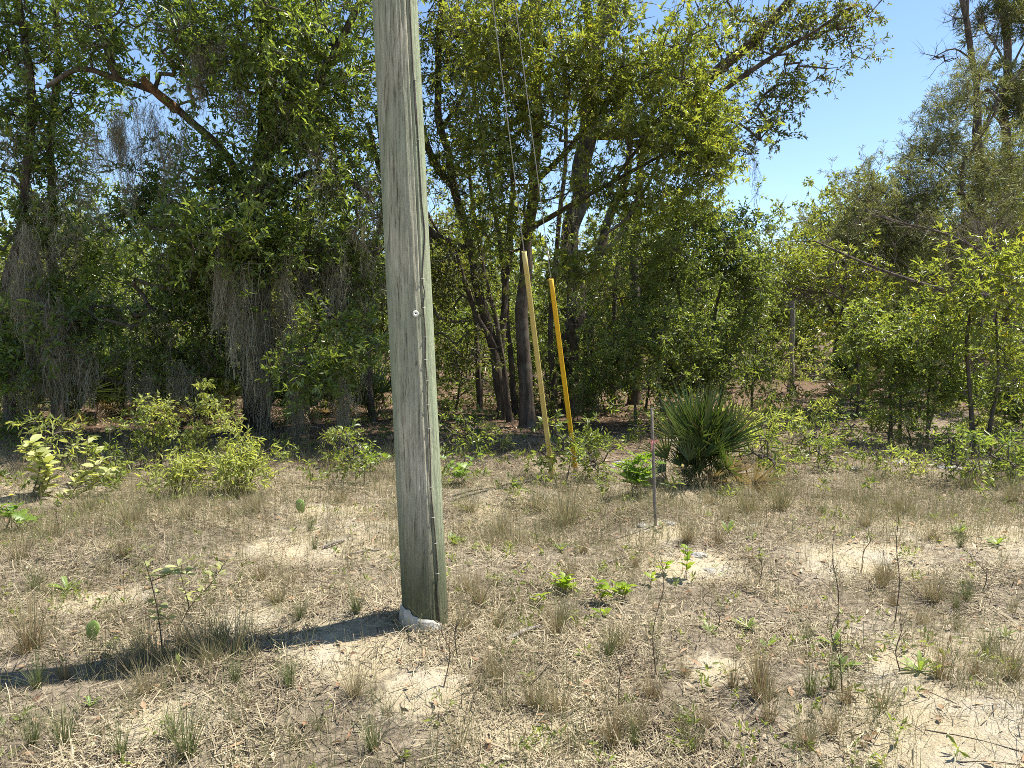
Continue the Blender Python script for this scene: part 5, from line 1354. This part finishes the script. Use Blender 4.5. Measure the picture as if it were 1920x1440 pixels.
for a in [(60, 1215, "rust", 1.15, "big brown dry grass tuft at the left edge of the foreground"), (415, 1215, "green", 1.0, "dark green grass tuft at the pole shadow's edge"), (668, 1150, "green", .9, "upright green grass tuft just left of the pole foot"),
          (1428, 1310, "rust", 1.1, "rusty brown grass tuft, the largest in the right foreground"), (1060, 985, "gold", 1.35, "golden arching grass tuft below the yellow guards"), (1010, 960, "gold", 1.15, "tan arching grass tuft left of the golden one"), (1400, 960, "gold", 1.15, "pale arching grass tuft right of the palmetto foot"),
          (1460, 955, "gold", 1.1, "pale grass tuft farther right of the palmetto foot"), (1330, 945, "dry", .9, "dry grass tuft at the palmetto foot"), (1750, 1125, "dry", 1.0, "grey-brown grass tuft near the right sand patch"), (1660, 1085, "dry", .8, "thin dry tuft in front of the right sand patch"),
          (1225, 1310, "rust", .8, "small rusty tuft below the middle rosettes"), (1690, 960, "dry", 1.0, "grey grass tuft before the right bushes"), (1640, 970, "fine", 1.0, "fine pale tuft at the edge of the sand patch"), (250, 985, "gold", .9, "hazy tan grass tuft on the left"), (170, 960, "gold", .9, "hazy tan tuft near the lobed left seedling"),
          (350, 975, "dry", .9, "brown grass tuft below the sunlit shrubs"), (940, 1000, "dry", 1.0, "grey-green grass tuft right of the pole's middle"), (880, 960, "gold", .7, "grey tuft behind the pole's right side"), (1650, 1330, "fine", 1.3, "tall green-tan tuft in the right foreground"), (1560, 1290, "green", .7, "short green tuft below the spreading rosette"),
          (700, 1405, "green", .8, "green grass tuft at the bottom near the middle"), (350, 1420, "green", 1.1, "bright green grass tuft at the bottom left"), (120, 1400, "green", .9, "green grass tuft in the bottom left corner"), (560, 1400, "fine", 1.0, "thin tan tuft at the bottom left of the pole"), (860, 1400, "fine", 1.0, "thin grass tuft at the bottom below the pole"),
          (1080, 1400, "fine", 1.1, "wispy tuft at the bottom middle"), (1010, 1330, "fine", .9, "wispy grass tuft below the white stick"), (1150, 1390, "rust", .8, "brownish tuft at the bottom right of the middle"), (1300, 1400, "fine", 1.0, "wispy tuft at the bottom in the right half"), (1510, 1400, "dry", .7, "dry tuft at the bottom beside the bare sand"),
          (1230, 1195, "fine", .9, "fine tuft in front of the runner plants"), (1160, 1215, "dry", .8, "arching dry tuft below the runner plants"), (1350, 1130, "fine", .8, "fine grass tuft above the middle rosettes"), (900, 1130, "dry", .8, "dry grass tuft right of the pole"), (870, 1180, "dry", .7, "dry brown tuft hard by the pole's right foot"),
          (520, 1130, "dry", .8, "matted dry tuft between seedling and pole"), (380, 1225, "dry", 1.0, "matted straw tuft at the foot of the foreground seedling"), (330, 1265, "fine", .9, "green-tan tuft in front of the foreground seedling"), (70, 1290, "green", .8, "green tuft in the pole shadow at the left"), (40, 1050, "dry", 1.0, "dry tuft at the left edge above the brown tuft"),
          (230, 1040, "dry", .8, "dry tuft behind the strap-leaved rosette"), (590, 1030, "green", .6, "small green tuft near the grey sand spot"), (1880, 1240, "fine", 1.1, "thin tuft at the right edge of the foreground"), (1790, 1180, "fine", 1.0, "thin grass tuft in the right foreground"), (1490, 1150, "fine", .9, "thin tuft left of the dark stems"),
          (1820, 920, "gold", .9, "green-grey grass tuft by the right edge bushes"), (1900, 940, "gold", .9, "tall grass tuft at the right edge"), (1540, 965, "green", .6, "bright green short grass clump right of the bright rosette"), (640, 940, "dry", .9, "grey-brown tuft left of the pole"), (480, 960, "dry", .9, "twiggy brown tuft below the narrow-leaved shrub"), (560, 950, "fine", .9, "thin tuft beside the small prickly pear")]:
    tuft(*a)
for a in [(300, 1240, "dry", .8, "straw tuft across the pole shadow below the foreground seedling"), (440, 1225, "dry", .9, "straw tuft across the pole shadow beside the dark green tuft"), (395, 1245, "gold", .5, "flattened straw tuft on the pole shadow's near edge"), (240, 1255, "dry", .8, "brown tuft across the pole shadow near the prickly pear"), (200, 1235, "fine", .9, "thin tuft in the pole shadow near the prickly pear"), (470, 1240, "fine", .8, "thin tuft in front of the dark green tuft"), (345, 1215, "rust", .8, "brown tuft behind the foreground seedling's foot"), (270, 1220, "gold", .5, "low straw tuft left of the foreground seedling's foot")]: tuft(*a)
for _ in range(120):
    py = 960 + 460 * r2.random() ** .8; px = 1920 * r2.random()
    if abs(px - 790) < 60 or sandmask(*G(px, py)[:2])[0] > .5: continue
    tuft(px, py, r2.choice(["dry", "fine", "rust", "fine", "green"]), .45 + .4 * r2.random(), where("small grass tuft " + ("at the bottom in line with" if py > 1280 else "on the sand in front of" if py > 1080 else "in the grass before"), px, 99, 100, 100).replace(" near the", " the"), "small wispy grass tufts")

# dark dry upright stalks
GD = "dark dry stalks on the sand"
for px, py, py2, lean, lab in [(1232, 1270, 1050, 8, "tall thin dark stalk right of the runner plants"), (1420, 1100, 1020, 12, "short dark stalk above the middle rosettes"), (1570, 1190, 1000, -6, "dark stalk before the bare sand patch"), (1615, 1070, 985, -2, "dark stalk standing in the bare sand patch"), (1675, 1180, 970, 10, "dark stalk right of the bare sand patch"),
        (1690, 1260, 1160, -4, "dark thick stalk in the right foreground"), (1580, 1300, 1150, -8, "dark stalk behind the spreading rosette"), (1340, 1180, 1110, -10, "bent dark stalk by the small rosette"), (1840, 1110, 1030, 3, "dark stalk near the right edge"), (548, 850, 760, 6, "tall reddish dry stalk before the charred trunk"), (520, 845, 790, -6, "shorter reddish dry stalk left of the tall one"),
        (178, 830, 750, 4, "reddish dry stem before the left palmettos"), (105, 1010, 950, 2, "dark stalk near the left seedling"), (830, 1290, 1140, 8, "thin dark stalk in front of the pole foot"), (860, 1240, 1150, 12, "forked dry stalk beside the pole foot"), (1160, 1330, 1220, -8, "brown stalk below the runner plants"), (1000, 1310, 1240, -5, "brown stalk below the white stick")]:
    b0 = G(px, py); t_ = PG(px + lean, py2, b0); root = thing("dry_stalk", b0, lab, "stalk", GD)
    g = Geo(); r_ = np.random.default_rng(px); c = catmull(np.array([b0 - [0, 0, .02], b0 * .6 + t_ * .4 + r_.normal(size=3) * np.array([.02, .02, 0]), b0 * .25 + t_ * .75 + r_.normal(size=3) * np.array([.03, .03, 0]), t_]), .03); tubes(g, c[None], np.linspace(.0032, .0014, len(c))[None], 5)
    obj("stem", g.mesh("stem", b0, True), M["stem"] if px > 560 or px < 120 else M["bark_red"], root)
    g = Geo(); m_ = 16; s0 = c[r_.integers(len(c) // 3, len(c), m_)]; dd = unit(r_.normal(size=(m_, 3)) * .6 + np.array([0, 0, .9])); tubes(g, np.stack([s0, s0 + dd * .035 * (1 + 2 * r_.random((m_, 1)))], 1), np.tile(np.array([[.0014, .0007]]), (m_, 1)), 3)
    obj("twigs", g.mesh("twigs", b0), M["stem"], root)

# fallen sticks and pale clods
def stick(px, py, px2, py2, r_, mat, lab):
    a, b_ = G(px, py), G(px2, py2); a[2] += r_; b_[2] += r_; rr = np.random.default_rng(px)
    c = catmull(np.array([a, (a + b_) / 2 + np.array([0, 0, .008]), b_]), .02); g = limb_mesh(c, np.linspace(r_, r_ * .75, len(c)), rr, 8, .2)
    g.add(np.concatenate([c[:1]] + [g.v[0][:8]]), tris=[[0, i + 1, (i + 1) % 8 + 1] for i in range(8)]); g.add(np.concatenate([c[-1:]] + [g.v[0][-8:]]), tris=[[0, (i + 1) % 8 + 1, i + 1] for i in range(8)])
    o = obj("fallen_stick", g.mesh("fallen_stick", a, True), M[mat], None, a); tag(o, lab, "stick", "fallen sticks")
stick(950, 1204, 1012, 1178, .012, "bark_grey", "short whitish fallen stick right of the pole foot")
stick(605, 1030, 645, 1016, .012, "bark_grey", "pale fallen stick left of the pole's middle")
stick(655, 1040, 715, 1032, .006, "bark_grey", "thin pale fallen stick beside the pole")
stick(1195, 1272, 1335, 1252, .004, "bark_grey", "thin curved pale twig in the right foreground")
stick(1460, 1385, 1520, 1350, .004, "bark", "dark fallen twig at the edge of the bottom sand")
stick(1735, 1370, 1920, 1412, .0022, "bark", "long dark root across the bottom right sand")
stick(1800, 1430, 1915, 1436, .002, "bark", "dark twig at the bottom right corner")
stick(1175, 1045, 1110, 1068, .005, "bark_grey", "thin pale twig behind the runner plants")

M["clod"] = simple("pale_lichen_clod", (.16, .15, .13), .95, 0, 75, (.50, .475, .41), .04)
def clod(px, py, s_, lab, k):
    b0 = G(px, py); import bmesh; bm = bmesh.new(); bmesh.ops.create_icosphere(bm, subdivisions=3, radius=1)
    vs = np.array([v.co for v in bm.verts]); nz_ = .65 + .45 * vnoise(vs * 1.6 + k * 7, 71) + .3 * vnoise(vs * 5 + k, 72)
    for v, f_ in zip(bm.verts, nz_): v.co = (v.co.x * f_ * s_, v.co.y * f_ * s_ * .8, v.co.z * f_ * s_ * .42)
    me = bpy.data.meshes.new("clod"); bm.to_mesh(me); bm.free()
    o = obj("lichen_clod", me, M["clod"], None, b0 - np.array([0, 0, s_ * .06])); tag(o, lab, "lichen clod", "pale clods on the ground")
for i, a in enumerate([(1258, 982, .045, "pale clod right of the survey stake foot"), (1205, 985, .04, "pale clod left of the survey stake foot"), (1411, 987, .035, "small grey clod beside the little rosette"), (1312, 1042, .06, "grey clod on the sand below the stake"), (1330, 1070, .045, "grey clod in front of the other sand clod"), (1165, 868, .10, "mottled pale clod beyond the lobed seedling"),
                       (1150, 875, .06, "small mottled clod beside the bright guard"), (1690, 870, .12, "pale lichen clod under the right bushes"), (1780, 880, .13, "wide pale lichen clod at the right"), (1850, 872, .10, "pale lichen clod by the right edge seedling"), (1560, 722, .16, "whitish clod at the back of the clearing"), (560, 940, .05, "pale clod in the grass left of the pole"), (690, 905, .05, "pale clod by the sunlit lobed seedling"), (1600, 880, .07, "flat pale clod in front of the right bushes")]):
    clod(*a, i)
